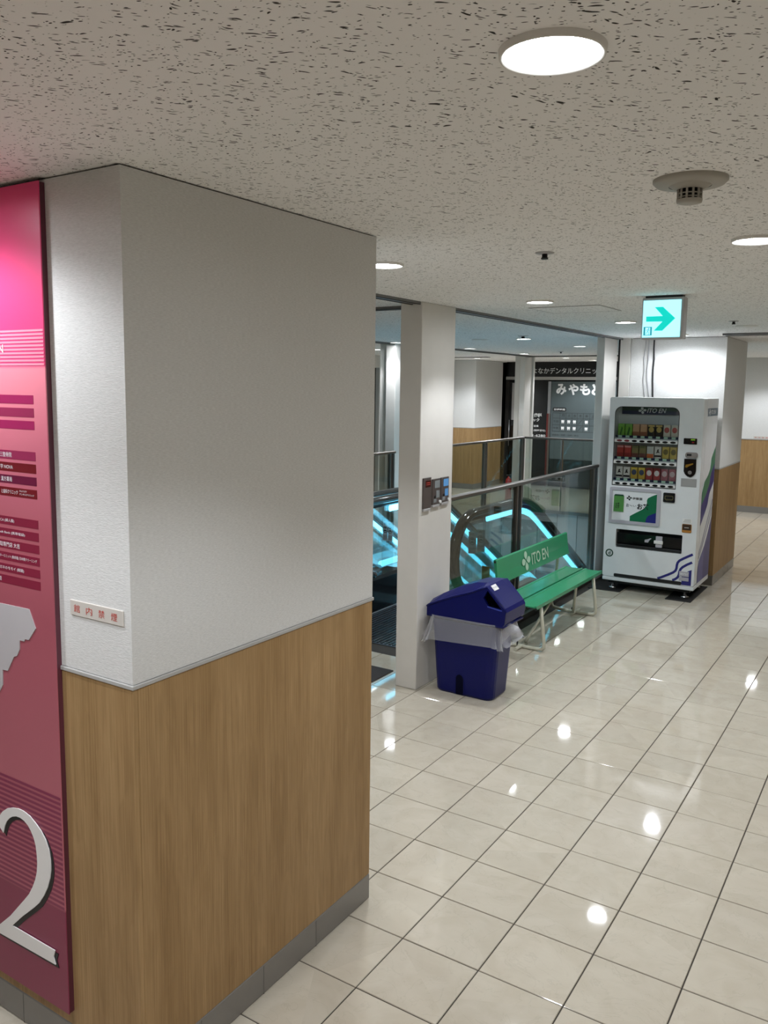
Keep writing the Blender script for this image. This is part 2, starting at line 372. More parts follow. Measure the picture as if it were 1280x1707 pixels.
# ------------------------------------------------------------------ mesh helpers (tile units in, metres out)
class MB:
    def __init__(self): self.bm = bmesh.new()
    def box(self, x0, x1, y0, y1, z0, z1, bev=0.0, seg=1):
        t = bmesh.new()
        bmesh.ops.create_cube(t, size=1.0)
        for v in t.verts:
            v.co = Vector((x0 + (v.co.x + .5) * (x1 - x0), y0 + (v.co.y + .5) * (y1 - y0), z0 + (v.co.z + .5) * (z1 - z0)))
        if bev:
            bmesh.ops.bevel(t, geom=list(t.edges), offset=bev, segments=seg, affect='EDGES', profile=.5)
        self._add(t); return self
    def _add(self, t):
        mp = {}
        for v in t.verts: mp[v] = self.bm.verts.new(v.co)
        for f in t.faces:
            try: nf = self.bm.faces.new([mp[v] for v in f.verts]); nf.smooth = f.smooth
            except ValueError: pass
        t.free()
    def mesh(self, verts, faces, smooth=False):
        vs = [self.bm.verts.new(v) for v in verts]
        for f in faces:
            try: nf = self.bm.faces.new([vs[i] for i in f]); nf.smooth = smooth
            except ValueError: pass
        return self
    def tube(self, pts, r, n=10, closed=False, sx=1.0, side=None):
        """tube along pts; r number or list; sx widens along 'side' axis"""
        pts = [Vector(p) for p in pts]
        rings = []
        L = len(pts)
        prev = None
        for i, p in enumerate(pts):
            if closed: d = pts[(i + 1) % L] - pts[i - 1]
            else: d = pts[min(i + 1, L - 1)] - pts[max(i - 1, 0)]
            d.normalize()
            if side is not None: a = Vector(side)
            else:
                a = prev if prev is not None else (Vector((1, 0, 0)) if abs(d.x) < .8 else Vector((0, 1, 0)))
            a = a - d * a.dot(d); a.normalize(); prev = a
            b = d.cross(a)
            rr = r[i] if isinstance(r, (list, tuple)) else r
            rings.append([p + a * (math.cos(2 * math.pi * k / n) * rr * sx) + b * (math.sin(2 * math.pi * k / n) * rr) for k in range(n)])
        vs = [self.bm.verts.new(v) for rg in rings for v in rg]
        R = len(rings)
        for i in range(R if closed else R - 1):
            j = (i + 1) % R
            for k in range(n):
                k2 = (k + 1) % n
                f = self.bm.faces.new((vs[i * n + k], vs[i * n + k2], vs[j * n + k2], vs[j * n + k])); f.smooth = True
        if not closed:
            self.bm.faces.new([vs[k] for k in range(n)][::-1]); self.bm.faces.new([vs[(R - 1) * n + k] for k in range(n)])
        return self
    def lathe(self, prof, c=(0, 0, 0), n=32, cap=True):
        rings = []
        for (r, z) in prof:
            rings.append([self.bm.verts.new((c[0] + r * math.cos(2 * math.pi * k / n), c[1] + r * math.sin(2 * math.pi * k / n), c[2] + z)) for k in range(n)])
        for i in range(len(rings) - 1):
            for k in range(n):
                f = self.bm.faces.new((rings[i][k], rings[i][(k + 1) % n], rings[i + 1][(k + 1) % n], rings[i + 1][k])); f.smooth = True
        if cap:
            self.bm.faces.new(rings[0][::-1]); self.bm.faces.new(rings[-1])
        return self
    def prism(self, poly, pl, d0, d1):
        """polygon (u,v) on plane pl, from normal offset d0 to d1"""
        O, U, V = [Vector(a) for a in pl]; N = U.cross(V)
        n = len(poly)
        a = [self.bm.verts.new(O + U * u + V * v + N * d0) for u, v in poly]
        b = [self.bm.verts.new(O + U * u + V * v + N * d1) for u, v in poly]
        self.bm.faces.new(b); self.bm.faces.new(a[::-1])
        for i in range(n):
            j = (i + 1) % n
            self.bm.faces.new((a[i], a[j], b[j], b[i]))
        return self
    def flat(self, verts2, faces, pl, d):
        O, U, V = [Vector(a) for a in pl]; N = U.cross(V)
        return self.mesh([O + U * u + V * v + N * d for u, v in verts2], faces)
    def plate(self, outer, holes, pl, d0, d1):
        """filled outline with holes, given thickness"""
        vs, fs = fill(outer, holes)
        O, U, V = [Vector(a) for a in pl]; N = U.cross(V)
        self.mesh([O + U * u + V * v + N * d1 for u, v in vs], fs)
        self.mesh([O + U * u + V * v + N * d0 for u, v in vs], [f[::-1] for f in fs])
        for lp in [outer] + list(holes):
            k = len(lp)
            vv = [O + U * u + V * v + N * d0 for u, v in lp] + [O + U * u + V * v + N * d1 for u, v in lp]
            self.mesh(vv, [(i, (i + 1) % k, k + (i + 1) % k, k + i) for i in range(k)])
        return self
    def build(self, name, mt, parent=None, org=None, smooth_angle=None):
        org = Vector(org) if org is not None else (ORG[parent.name] if parent is not None else Vector((0, 0, 0)))
        for v in self.bm.verts: v.co = (v.co - org) * S
        bmesh.ops.recalc_face_normals(self.bm, faces=self.bm.faces)
        me = bpy.data.meshes.new(name); self.bm.to_mesh(me); self.bm.free()
        o = bpy.data.objects.new(name, me); COL.objects.link(o)
        me.materials.append(mt)
        if parent is not None: o.parent = parent
        else: o.location = org * S
        ORG[o.name] = org
        return o
ORG = {}

def fill(outer, holes=()):
    cu = bpy.data.curves.new('tmp', 'CURVE'); cu.dimensions = '2D'; cu.fill_mode = 'BOTH'
    for lp in [outer] + list(holes):
        sp = cu.splines.new('POLY'); sp.points.add(len(lp) - 1)
        for p, (u, v) in zip(sp.points, lp): p.co = (u, v, 0, 1)
        sp.use_cyclic_u = True
    ob = bpy.data.objects.new('tmp', cu)
    me = bpy.data.meshes.new_from_object(ob)
    vs = [(v.co.x, v.co.y) for v in me.vertices]; fs = [tuple(p.vertices) for p in me.polygons]
    # fix orientation: CCW
    out = []
    for f in fs:
        a = 0
        for i in range(len(f)):
            x0, y0 = vs[f[i]]; x1, y1 = vs[f[(i + 1) % len(f)]]; a += x0 * y1 - x1 * y0
        out.append(f if a >= 0 else f[::-1])
    bpy.data.objects.remove(ob); bpy.data.curves.remove(cu); bpy.data.meshes.remove(me)
    return vs, out

_TX = {}
def text2d(s, bold=0.0, shear=0.0, space=1.0):
    """text outline as a flat mesh, normalised to height 1 from its bottom-left"""
    key = (s, bold, shear, space)
    if key not in _TX:
        cu = bpy.data.curves.new('tmp', 'FONT'); cu.body = s; cu.size = 1.0; cu.offset = bold; cu.shear = shear
        cu.space_character = space; cu.resolution_u = 3
        ob = bpy.data.objects.new('tmp', cu); COL.objects.link(ob)
        dg = bpy.context.evaluated_depsgraph_get()
        me = bpy.data.meshes.new_from_object(ob.evaluated_get(dg))
        vs = [(v.co.x, v.co.y) for v in me.vertices]; fs = [tuple(p.vertices) for p in me.polygons]
        bpy.data.objects.remove(ob); bpy.data.curves.remove(cu); bpy.data.meshes.remove(me)
        x0 = min(v[0] for v in vs); x1 = max(v[0] for v in vs); y0 = min(v[1] for v in vs); y1 = max(v[1] for v in vs)
        _TX[key] = ([((x - x0), (y - y0)) for x, y in vs], fs, x1 - x0, y1 - y0)
    return _TX[key]

def put_text(mb, s, pl, u0, v0, w=None, h=None, d=.004, bold=0.0, shear=0.0, space=1.0):
    """fits text into width w and/or height h with lower-left corner u0,v0"""
    vs, fs, tw, th = text2d(s, bold, shear, space)
    if w and h: sx, sy_ = w / tw, h / th
    elif h: sx = sy_ = h / th
    else: sx = sy_ = w / tw
    mb.flat([(u0 + x * sx, v0 + y * sy_) for x, y in vs], fs, pl, d)
    return mb

def arc(cx, cy_, r, a0, a1, n):
    return [(cx + r * math.cos(math.radians(a0 + (a1 - a0) * i / n)), cy_ + r * math.sin(math.radians(a0 + (a1 - a0) * i / n))) for i in range(n + 1)]
def rrect(u0, u1, v0, v1, r, n=5):
    return (arc(u1 - r, v1 - r, r, 0, 90, n) + arc(u0 + r, v1 - r, r, 90, 180, n) + arc(u0 + r, v0 + r, r, 180, 270, n) + arc(u1 - r, v0 + r, r, 270, 360, n))
def quad(u0, u1, v0, v1): return [(u0, v0), (u1, v0), (u1, v1), (u0, v1)]

def front(y): return ((0, y, 0), (1, 0, 0), (0, 0, 1))          # plane facing -Y, u = X, v = Z
def right(x): return ((x, 0, 0), (0, 1, 0), (0, 0, 1))          # plane facing +X, u = Y, v = Z

def petals(cx, cz, r, rot=8, su=1.0):
    """four-leaf emblem as list of polygons"""
    out = []
    for a in (90, 180, 270, 0):
        ca = math.radians(a + rot); p = []
        for i in range(15):
            t = i / 14.0
            ang = math.pi * (t * 2 - 1) * .80
            rr = r * .34
            px, py = r * .64 + rr * math.cos(ang) * 1.15, rr * 1.05 * math.sin(ang)
            p.append((px, py))
        p = [(r * .10, 0)] + p
        out.append([(cx + su * (x * math.cos(ca) - y * math.sin(ca)), cz + x * math.sin(ca) + y * math.cos(ca)) for x, y in p])
    return out

def tag(o, label=None, cat=None, group=None, kind=None):
    if label: o['label'] = label
    if cat: o['category'] = cat
    if group: o['group'] = group
    if kind: o['kind'] = kind
    return o
def thing(name, label, cat, loc, group=None, kind=None):
    o = bpy.data.objects.new(name, None); COL.objects.link(o)
    o.empty_display_size = .1
    o.location = Vector(loc) * S
    ORG[o.name] = Vector(loc)
    return tag(o, label, cat, group, kind)
def struct(o, label, cat): return tag(o, label, cat, None, 'structure')
def copy_tree(o, parent=None):
    c = o.copy(); COL.objects.link(c); ORG[c.name] = ORG[o.name]
    if parent is not None: c.parent = parent
    for ch in list(o.children): copy_tree(ch, c)
    return c

# ================================================================== LARGE STRUCTURE
# ---- floor: grout bed in slabs around the escalator well, tiles on top
WX0, WX1, WY0, WY1 = -13.15, -4.45, 13.6, 35.2     # well opening
X_MIN, X_MAX, Y_MIN, Y_MAX = -21.0, 8.0, -13.0, 48.0
fb = MB()
ZT = -.012
fb.box(WX1, X_MAX, Y_MIN, Y_MAX, -1.2, ZT)
fb.box(X_MIN, WX0, Y_MIN, Y_MAX, -1.2, ZT)
fb.box(WX0, WX1, Y_MIN, WY0, -1.2, ZT)
fb.box(WX0, WX1, WY1, Y_MAX, -1.2, ZT)
floor = struct(fb.build('floor', M['grout'], org=(0, 0, 0)), 'polished cream square floor tiles with thin dark joints', 'floor')

J = .0072
def tile_bm(i, j, tilt):
    b = MB(); b.box(J, 1 - J, J, 1 - J, -.03, 0, 0)
    bmesh.ops.bevel(b.bm, geom=[e for e in b.bm.edges if all(v.co.z > -.01 for v in e.verts)], offset=.006, segments=1, affect='EDGES')
    return b
proto = tile_bm(0, 0, None)
for v in proto.bm.verts: v.co = (v.co - Vector((.5, .5, 0)))
for v in proto.bm.verts: v.co *= S
tile_me = bpy.data.meshes.new('floor_tile'); proto.bm.to_mesh(tile_me)
tv = [v.co.copy() for v in proto.bm.verts]; tf = [[v.index for v in f.verts] for f in proto.bm.faces]
proto.bm.verts.index_update(); tf = [[v.index for v in f.verts] for f in proto.bm.faces]
proto.bm.free(); tile_me.materials.append(M['tile'])
def to_px(p):
    d = Vector(p) - CAMPOS; z = d.dot(FWD)
    if z < .3: return None
    return (640 - 21.5 + FPX * d.dot(RGT) / z, 853.5 - 32 - FPX * d.dot(UPV) / z)
def behind_pillar(x, y):
    # floor point hidden by the near pillar (plan test against its footprint)
    cx, cy2 = CAMPOS.x, CAMPOS.y
    for k in range(1, 40):
        t = k / 40.0; px, py = cx + (x - cx) * t, cy2 + (y - cy2) * t
        if -4.6 < px < -.78 and -2.33 < py < 1.44: return True
    return False
cand = []; rest = []
for i in range(int(X_MIN), int(X_MAX)):
    for j in range(int(Y_MIN), int(Y_MAX)):
        if i + 1 > WX0 and i < WX1 and j + 1 > 10.6 and j < WY1: continue       # well and landing plates
        cs = [(i, j), (i + 1, j), (i, j + 1), (i + 1, j + 1)]
        vis = False
        for (a, b_) in cs + [(i + .5, j + .5)]:
            p = to_px((a, b_, 0))
            if p and -5 < p[0] < 1285 and -5 < p[1] < 1712 and not behind_pillar(a, b_): vis = True; break
        d = (Vector((i + .5, j + .5, 0)) - CAMPOS).length
        (cand if vis else rest).append((d, i, j))
cand.sort()
rest += cand[300:]; cand = cand[:300]
for d, i, j in cand:
    o = bpy.data.objects.new('floor_tile', tile_me); COL.objects.link(o); o.parent = floor
    o.location = ((i + .5) * S, (j + .5) * S, rnd.uniform(-.0002, .0002))
    o.rotation_euler = (rnd.gauss(0, .0011), rnd.gauss(0, .0011), 0)
V_, F_ = [], []
for d, i, j in rest:
    k = len(V_); ta, tb = rnd.gauss(0, .0011), rnd.gauss(0, .0011)
    for v in tv: V_.append(((i + .5) * S + v.x, (j + .5) * S + v.y, v.z + v.x * ta + v.y * tb))
    F_ += [[a + k for a in f] for f in tf]
me = bpy.data.meshes.new('floor_tiling'); me.from_pydata(V_, [], F_); me.materials.append(M['tile'])
o = bpy.data.objects.new('floor_tiling', me); COL.objects.link(o); o.parent = floor; o['kind'] = 'stuff'

# ---- ceiling
cb = MB().box(X_MIN, X_MAX, Y_MIN, Y_MAX, H, H + .4)
struct(cb.build('ceiling', M['ceil'], org=(0, 0, H)), 'off-white fissured mineral board ceiling', 'ceiling')

# ---- outer walls
def wainscot_wall(name, label, x0, x1, y0, y1, axis):
    r = thing(name, label, 'wall', ((x0 + x1) / 2, (y0 + y1) / 2, 0), kind='structure')
    MB().box(x0, x1, y0, y1, 4.0, H).build('upper_wall', M['paper'], r)
    MB().box(x0, x1, y0, y1, .34, 3.95).build('wood_panel', M['wood'], r)
    e = .03
    MB().box(x0 - (e if axis == 'y' else 0), x1 + (e if axis == 'y' else 0), y0 - (e if axis == 'x' else 0), y1 + (e if axis == 'x' else 0), 3.95, 4.0).build('edge_strip', M['edge'], r)
    MB().box(x0, x1, y0, y1, 0, .34).build('baseboard', M['kick'], r)
    return r
wainscot_wall('wall_back', 'far white wall with oak panelling below, right of the vending machine', -8.6, X_MAX, 42.0, 42.4, 'x')
wainscot_wall('wall_right', 'side wall of the corridor, white above oak panelling', X_MAX, X_MAX + .4, Y_MIN, 42.4, 'y')
wainscot_wall('wall_front', 'corridor wall behind the viewpoint, white above oak panelling', X_MIN, X_MAX, Y_MIN - .4, Y_MIN, 'x')
wl = thing('wall_left', 'far left corridor wall beyond the escalators with a dark doorway', 'wall', (-21, 18, 0), kind='structure')
MB().box(-21.4, -21.0, Y_MIN, 31.2, 0, H).build('plaster', M['paper'], wl)
MB().box(-21.4, -21.0, 33.2, 48, 0, H).build('plaster', M['paper'], wl)
MB().box(-21.4, -21.0, 31.2, 33.2, 7.6, H).build('plaster', M['column'], wl)
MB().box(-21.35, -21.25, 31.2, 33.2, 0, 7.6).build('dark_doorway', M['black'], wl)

# ---- pillars (white wallpaper above oak panelling)
def pillar(label, x0, x1, y0, y1, panel_cuts_x=(), panel_cuts_y=()):
    r = thing('pillar', label, 'pillar', ((x0 + x1) / 2, (y0 + y1) / 2, 0), kind='structure')
    MB().box(x0, x1, y0, y1, 3.99, H - .014).build('upper_wall', M['paper'], r)
    MB().box(x0 + .03, x1 - .03, y0 + .03, y1 - .03, H - .014, H).build('shadow_gap', M['gap'], r)
    t = .05
    # one panel per face
    MB().box(x0, x1, y0, y0 + t, .34, 3.945, .004).build('wood_panel', M['wood'], r)
    MB().box(x1 - t, x1, y0 + t, y1, .34, 3.945, .004).build('wood_panel', M['wood'], r)
    MB().box(x0, x0 + t, y0 + t, y1, .34, 3.945, .004).build('wood_panel', M['wood'], r)
    MB().box(x0 + t, x1 - t, y1 - t, y1, .34, 3.945, .004).build('wood_panel', M['wood'], r)
    e = .016
    MB().box(x0 - e, x1 + e, y0 - e, y1 + e, 3.945, 3.985, .006).build('edge_strip', M['edge'], r)
    MB().box(x0 - .005, x1 + .005, y0 - .005, y1 + .005, .0, .34, .012).build('baseboard', M['kick'], r)
    for k in range(1, 4):
        sxx = x0 + (x1 - x0) * k / 4 + .13; syy = y0 + (y1 - y0) * k / 4 - .2
        b = MB(); b.box(sxx, sxx + .006, y0 - .0065, y0, .0, .33); b.box(x1, x1 + .0065, syy, syy + .006, .0, .33)
        b.build('baseboard_seam', M['kick_dark'], r)
    return r
pillar('large white and oak pillar carrying the pink directory board', -4.6, -.775, -2.335, 1.442)
pillar('white and oak pillar right behind the vending machine', -3.85, -.75, 22.55, 26.35)
pillar('distant white and oak pillar beyond the glass railings', -24.0 + 3.2, -19.25, 41.9, 46.0)

# ---- shutter guide columns
def column(label, x0, x1, y0, y1):
    r = thing('column', label, 'column', ((x0 + x1) / 2, (y0 + y1) / 2, 0), kind='structure')
    MB().box(x0, x1, y0, y1, 0, H, .02, 2).build('column_casing', M['column'], r)
    return r
col_near = column('plain cream steel column between trash can and large pillar', -4.56, -4.035, 8.265, 9.75)
col_vm = column('grey painted column left of the vending machine', -4.54, -4.27, 20.95, 22.35)
MB().box(-4.20, -3.86, 22.42, 22.6, 0, H).build('guide_strip', M['column'], col_vm)
MB().box(-4.27, -4.20, 22.44, 22.6, 0, H).build('guide_slot', M['black'], col_vm)
col_far = column('distant grey column at the far corner of the escalator well', -13.9, -13.6, 36.4, 37.6)
MB().box(-14.05, -13.97, 37.0, 37.6, 0, H).build('guide_slot', M['black'], col_far)
MB().box(-14.4, -14.05, 36.9, 37.6, 0, H).build('guide_strip', M['column'], col_far)
MB().box(-13.6, -13.52, 37.4, 37.6, 0, H).build('guide_strip', M['column'], col_far)
col_lft = column('column beyond the escalators, seen between large pillar and cream column', -13.6, -13.15, 22.1, 23.5)
MB().box(-13.7, -13.6, 22.5, 23.5, 0, H).build('guide_slot', M['black'], col_lft)
MB().box(-14.0, -13.7, 22.3, 23.5, 0, H).build('guide_strip', M['column'], col_lft)

# ---- shutter slots in the ceiling
def slot(label, x0, x1, y0, y1, axis):
    r = thing('trim_%d' % slot.n, label, 'trim', ((x0 + x1) / 2, (y0 + y1) / 2, H - .05), kind='structure'); slot.n += 1
    MB().box(x0, x1, y0, y1, H - .05, H).build('slot_casing', M['slotgrey'], r)
    t = .035
    if axis == 'y':
        for xx in (x0, x1 - t): MB().box(xx, xx + t, y0, y1, H - .062, H - .05).build('slot_lip', M['black'], r)
    else:
        for yy in (y0, y1 - t): MB().box(x0, x1, yy, yy + t, H - .062, H - .05).build('slot_lip', M['black'], r)
slot.n = 1
slot('grey shutter slot in the ceiling from cream column to vending machine', -4.32, -4.08, 9.75, 22.3, 'y')
slot('shutter slot in the ceiling left of the cream column', -13.3, -4.56, 8.9, 9.14, 'x')
slot('far left shutter slot in the ceiling over the escalators', -13.45, -13.2, 9.2, 36.4, 'y')
slot('far shutter slot in the ceiling in front of the clinic', -13.9, -4.0, 36.5, 36.75, 'x')
slot('short shutter slot in the ceiling between large pillar and cream column', -4.3, -4.08, 1.6, 8.265, 'y')
slot('ceiling strip beyond the pillar behind the vending machine', -.6, X_MAX, 20.9, 21.5, 'x')

# ---- shaft walls and lower floor
sw = thing('wall_shaft', 'glossy white panelled wall of the escalator shaft below floor level', 'wall', (-8.8, 24, -14), kind='structure')
def shaft_panels(axis, c, a0, a1, n, th):
    for k in range(n):
        p0 = a0 + (a1 - a0) * k / n + .015; p1 = a0 + (a1 - a0) * (k + 1) / n - .015
        b = MB()
        if axis == 'x': b.box(p0, p1, c, c + th, -14, -.02, .01)
        else: b.box(c, c + th, p0, p1, -14, -.02, .01)
        b.build('shaft_panel', M['shaft'], sw)
shaft_panels('x', WY1 - .05, WX0, WX1, 8, .2)
shaft_panels('y', WX0 - .15, WY0, WY1, 10, .2)
shaft_panels('y', WX1 - .05, WY0, WY1, 10, .2)
shaft_panels('x', WY0 - .15, WX0, WX1, 4, .2)
struct(MB().box(WX0 - .3, WX1 + .3, WY0 - .3, WY1 + .3, -14.3, -14).build('floor', M['lobby_floor'], org=(-8.8, 24, -14)), 'lower storey floor at the foot of the escalators', 'floor')

# ================================================================== DOWNLIGHTS
lens_me = None
def downlight(x, y, label, cone=118, blend=.4, power=1.0):
    global lens_me
    r = thing('downlight', label, 'ceiling light', (x, y, H), 'round recessed ceiling downlights')
    if lens_me is None:
        o = MB().lathe([(.230, -.002), (.246, -.02), (.264, -.038), (.274, -.034), (.278, .0)], (x, y, H), 48, cap=False).build('trim_ring', M['ring'], r)
        l = MB().lathe([(.001, -.016), (.16, -.012), (.236, -.005)], (x, y, H), 48, cap=False).build('lens', M['lens'], r)
        lens_me = (o.data, l.data)
    else:
        for nm, me in zip(('trim_ring', 'lens'), lens_me):
            o = bpy.data.objects.new(nm, me); COL.objects.link(o); o.parent = r; ORG[o.name] = ORG[r.name]
    ld = bpy.data.lights.new('lamp_light', 'SPOT')
    ld.energy = LAMP_W * power; ld.color = LAMP_COL; ld.spot_size = math.radians(cone); ld.spot_blend = blend
    ld.shadow_soft_size = .05
    lo = bpy.data.objects.new('lamp_light', ld); COL.objects.link(lo); lo.parent = r
    lo.location = (0, 0, -.042 * S)
    return r
LAMPS = [
    (2.97, -2.69, 'largest nearest round downlight at the top right of the ceiling'),
    (2.97, 3.75, 'downlight cut by the right picture edge, right of the smoke detector'),
    (-1.9, 3.40, 'downlight just right of the top corner of the large pillar'),
    (-1.9, 9.28, 'downlight in front of the ceiling access hatch'),
    (-1.9, 15.15, 'downlight just left of the green exit sign'),
    (-1.9, 21.02, 'downlight half hidden behind the lit exit sign, over the vending machine', 166, .3, .5),
    (-7.25, 15.3, 'downlight over the escalators hidden by the cream column'),
    (-7.25, 21.13, 'larger downlight over the well, above the ceiling sprinkler'),
    (-7.2, 26.8, 'downlight over the well nearest the grey column'),
    (-12.35, 27.1, 'downlight above the distant pillar, right of the cream column'),
    (-12.35, 33.27, 'downlight over the far column at the corner of the well'),
    (-12.35, 39.4, 'downlight in front of the black clinic fascia, left of two', 140, .4, 1.8),
    (-12.3, 43.7, 'downlight in front of the black clinic fascia, beside the grey column', 140, .4, 1.8),
    (-12.8, 21.6, 'downlight seen close to the left edge of the cream column'),
    (-17.0, 26.7, 'farthest left downlight, seen between large pillar and cream column'),
    (-7.5, 38.5, 'far corridor downlight hidden behind the vending machine'),
    (-1.5, 38.5, 'downlight beyond the pillar behind the vending machine', 140, .4, 1.7),
    (2.97, 10.0, 'downlight of the right row outside the frame'),
    (2.97, 22.0, 'downlight of the right row deep in the corridor'),
    (2.97, 32.0, 'downlight at the far end of the right row'),
    (-2.9, -3.7, 'downlight in front of the pink directory board', 152, .4, .7),
    (2.97, -9.0, 'downlight behind the viewpoint', 118, .4, .7),
    (-1.0, -5.9, 'unseen downlight added to brighten the large pillar, outside the frame'),  # added to light the pillar front without a scallop in view
    (-8.0, 4.5, 'downlight behind the large pillar'),
    (-17.5, 38.5, 'downlight in front of the distant pillar', 146, .4, 2.0),
    (-7.25, 32.6, 'unseen downlight added over the far end of the well, hidden behind the vending machine'),  # continues the row out of view, added to brighten the shaft
]
for a in LAMPS: downlight(*a)

# ================================================================== LEFT: directory board, small sign
YB = -2.40
bx0, bx1, bz0, bz1 = -3.66, -1.725, .50, 8.275
PB = front(YB)
board = thing('directory_board', 'tall pink shop directory board with a white number two', 'sign board', ((bx0 + bx1) / 2, -2.36, bz0))
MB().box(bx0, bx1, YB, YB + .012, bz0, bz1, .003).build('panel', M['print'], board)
MB().box(bx0 + .006, bx1 - .006, YB + .012, -2.336, bz0 + .006, bz1 - .006).build('board_edge', mat('dark_plum_edge', (96, 46, 60), .4), board)
b = MB()
for k in range(10):
    z = 7.03 - k * .0327; b.flat(quad(bx0 + .01, bx1 - .01, z - .0185, z), [(0, 1, 2, 3)], PB, .003)
b.build('upper_stripe', M['stripe_pink'], board)
b = MB()
for k in range(23):
    z = 2.715 - k * .0502; b.flat(quad(bx0 + .01, bx1 - .01, z - .027, z), [(0, 1, 2, 3)], PB, .003)
b.build('lower_stripe', M['stripe_dark'], board)
BARS = [(6.453, 6.374, 'bar_a', None), (6.337, 6.255, 'bar_b', None), (6.222, 6.144, 'bar_a', None),
        (5.945, 5.864, 'bar_b', [('三整骨院', -2.42, .18, .046)]), (5.833, 5.750, 'bar_c', [('学 NOVA', -2.42, .19, .042)]),
        (5.715, 5.638, 'bar_d', [('漢方薬局', -2.42, .17, .046)]), (5.600, 5.518, 'bar_c', [('と歯科クリニック', -2.42, .25, .04), ('みよなか', -2.145, .11, .018), ('デンタルクリニック', -2.145, .215, .02)]),
        (5.323, 5.243, 'bar_e', [('CA (婦人服)', -2.46, .215, .036)]), (5.207, 5.126, 'bar_e', [('oft Bank (携帯電話)', -2.47, .38, .032)]),
        (5.093, 5.012, 'bar_e', [('取専門店 大吉', -2.48, .305, .046)]), (4.977, 4.897, 'bar_e', [('ターミニット (靴修理) 日本橋クリーニング', -2.49, .565, .034)]),
        (4.863, 4.784, 'bar_e', [('ガネのモモイ (眼鏡)', -2.5, .375, .038)]), (4.753, 4.672, 'bar_e', [('酒', -2.515, .035, .042)])]
for z1, z0, mk, tx in BARS:
    o = MB().prism(quad(-3.48, -1.908, z0, z1), PB, .0, .002).build('shop_name_bar', M[mk], board)
    if tx:
        b = MB()
        for q, (s_, u, w, h) in enumerate(tx):
            zz = (z0 + z1) / 2 - h / 2
            if len(tx) == 3 and q: zz += .018 if q == 1 else -.012
            put_text(b, s_, PB, u - .02, zz, w, h, .004)
        b.build('shop_name', M['ink_white'], o)
b = MB(); put_text(b, 'N', PB, -2.385, 6.832, .07, .075, .007); b.build('letter', M['ink_white'], board)
mp = [(-3.15, 4.46), (-2.551, 4.463), (-2.091, 4.473), (-2.001, 4.303), (-2.111, 4.173), (-2.169, 4.171), (-2.181, 4.147), (-2.254, 4.145), (-2.26, 4.055),
      (-2.309, 3.98), (-2.354, 3.966), (-2.464, 3.805), (-2.546, 3.8), (-2.557, 3.644), (-2.66, 3.50), (-2.85, 3.48), (-3.3, 3.75), (-3.4, 4.2)]
MB().plate(mp[::-1], [], PB, 0, .008).build('floor_map', M['map_grey'], board)
two = [(-2.735, 2.16), (-2.70, 2.255), (-2.647, 2.315), (-2.57, 2.37), (-2.478, 2.405), (-2.39, 2.424), (-2.304, 2.425), (-2.20, 2.402), (-2.109, 2.354), (-2.03, 2.30), (-1.966, 2.229), (-1.922, 2.14), (-1.903, 2.04), (-1.905, 1.94), (-1.923, 1.853), (-1.968, 1.74), (-2.032, 1.632),
       (-2.11, 1.53), (-2.197, 1.449), (-2.396, 1.28), (-2.569, 1.118), (-1.888, 1.118), (-1.916, 1.042), (-1.888, .97), (-2.84, .949), (-2.84, 1.0), (-2.594, 1.216), (-2.351, 1.475), (-2.265, 1.57),
       (-2.198, 1.675), (-2.155, 1.76), (-2.126, 1.844), (-2.112, 1.94), (-2.114, 2.03), (-2.125, 2.12), (-2.15, 2.19), (-2.19, 2.25), (-2.235, 2.295), (-2.295, 2.326), (-2.356, 2.338), (-2.42, 2.333), (-2.485, 2.31), (-2.54, 2.275), (-2.587, 2.227), (-2.62, 2.17), (-2.65, 2.09)]
sh = [(u + .038, v - .028) for u, v in two]
MB().plate(sh[::-1], [], PB, 0, .006).build('number_shadow', M['ink_black'], board)
MB().plate(two[::-1], [], PB, .007, .016).build('number', M['map_white'], board)

def nosmoke(label, x0, x1, z0, z1, yf, n):
    r = thing('wall_plate', label, 'sign', ((x0 + x1) / 2, yf, z0), 'no smoking wall plates')
    MB().box(x0, x1, yf - .014, yf, z0, z1, .004).build('plate', M['sign_ivory'], r)
    w = (x1 - x0)
    for k, ch in enumerate('館内禁煙'):
        b = MB(); put_text(b, ch, front(yf - .014), x0 + w * (.08 + .235 * k), z0 + (z1 - z0) * .25, w * .115, (z1 - z0) * .5, .003); b.build('character', M['ink_red'], r)
nosmoke('ivory plate with red characters on the large pillar beside the pink board', -1.565, -.862, 4.495, 4.635, -2.335, 4)
nosmoke('tiny ivory plate with red characters on the far wall above the oak', -2.72, -1.95, 4.0, 4.14, 42.0, 4)

# ================================================================== CEILING FITTINGS
r = thing('smoke_detector', 'white round smoke detector on the ceiling at upper right', 'smoke detector', (2.955, .49, H))
MB().lathe([(.30, 0), (.30, -.02), (.275, -.045), (.17, -.055)], (2.955, .49, H), 40, cap=False).build('base_plate', M['detector'], r)
MB().lathe([(.17, -.05), (.13, -.075), (.105, -.085)], (2.955, .49, H), 32, cap=False).build('body', M['detector'], r)
MB().lathe([(.08, -.08), (.08, -.17)], (2.955, .49, H), 24).build('chamber', M['black'], r)
b = MB()
for k in range(12):
    a = k * math.pi / 6; b.box(-.008, .008, -.008, .008, -.17, -.08)
    for v in list(b.bm.verts)[-8:]: v.co += Vector((2.955 + .094 * math.cos(a), .49 + .094 * math.sin(a), H))
b.build('cage_rib', M['detector'], r)
for zz in (-.115, -.145): MB().lathe([(.086, zz), (.1, zz), (.1, zz - .008), (.086, zz - .008), (.086, zz)], (2.955, .49, H), 24, cap=False).build('cage_ring', M['detector'], r)
MB().lathe([(.105, -.165), (.1, -.19), (.06, -.2), (.001, -.2)], (2.955, .49, H), 32, cap=False).build('cap', M['detector'], r)

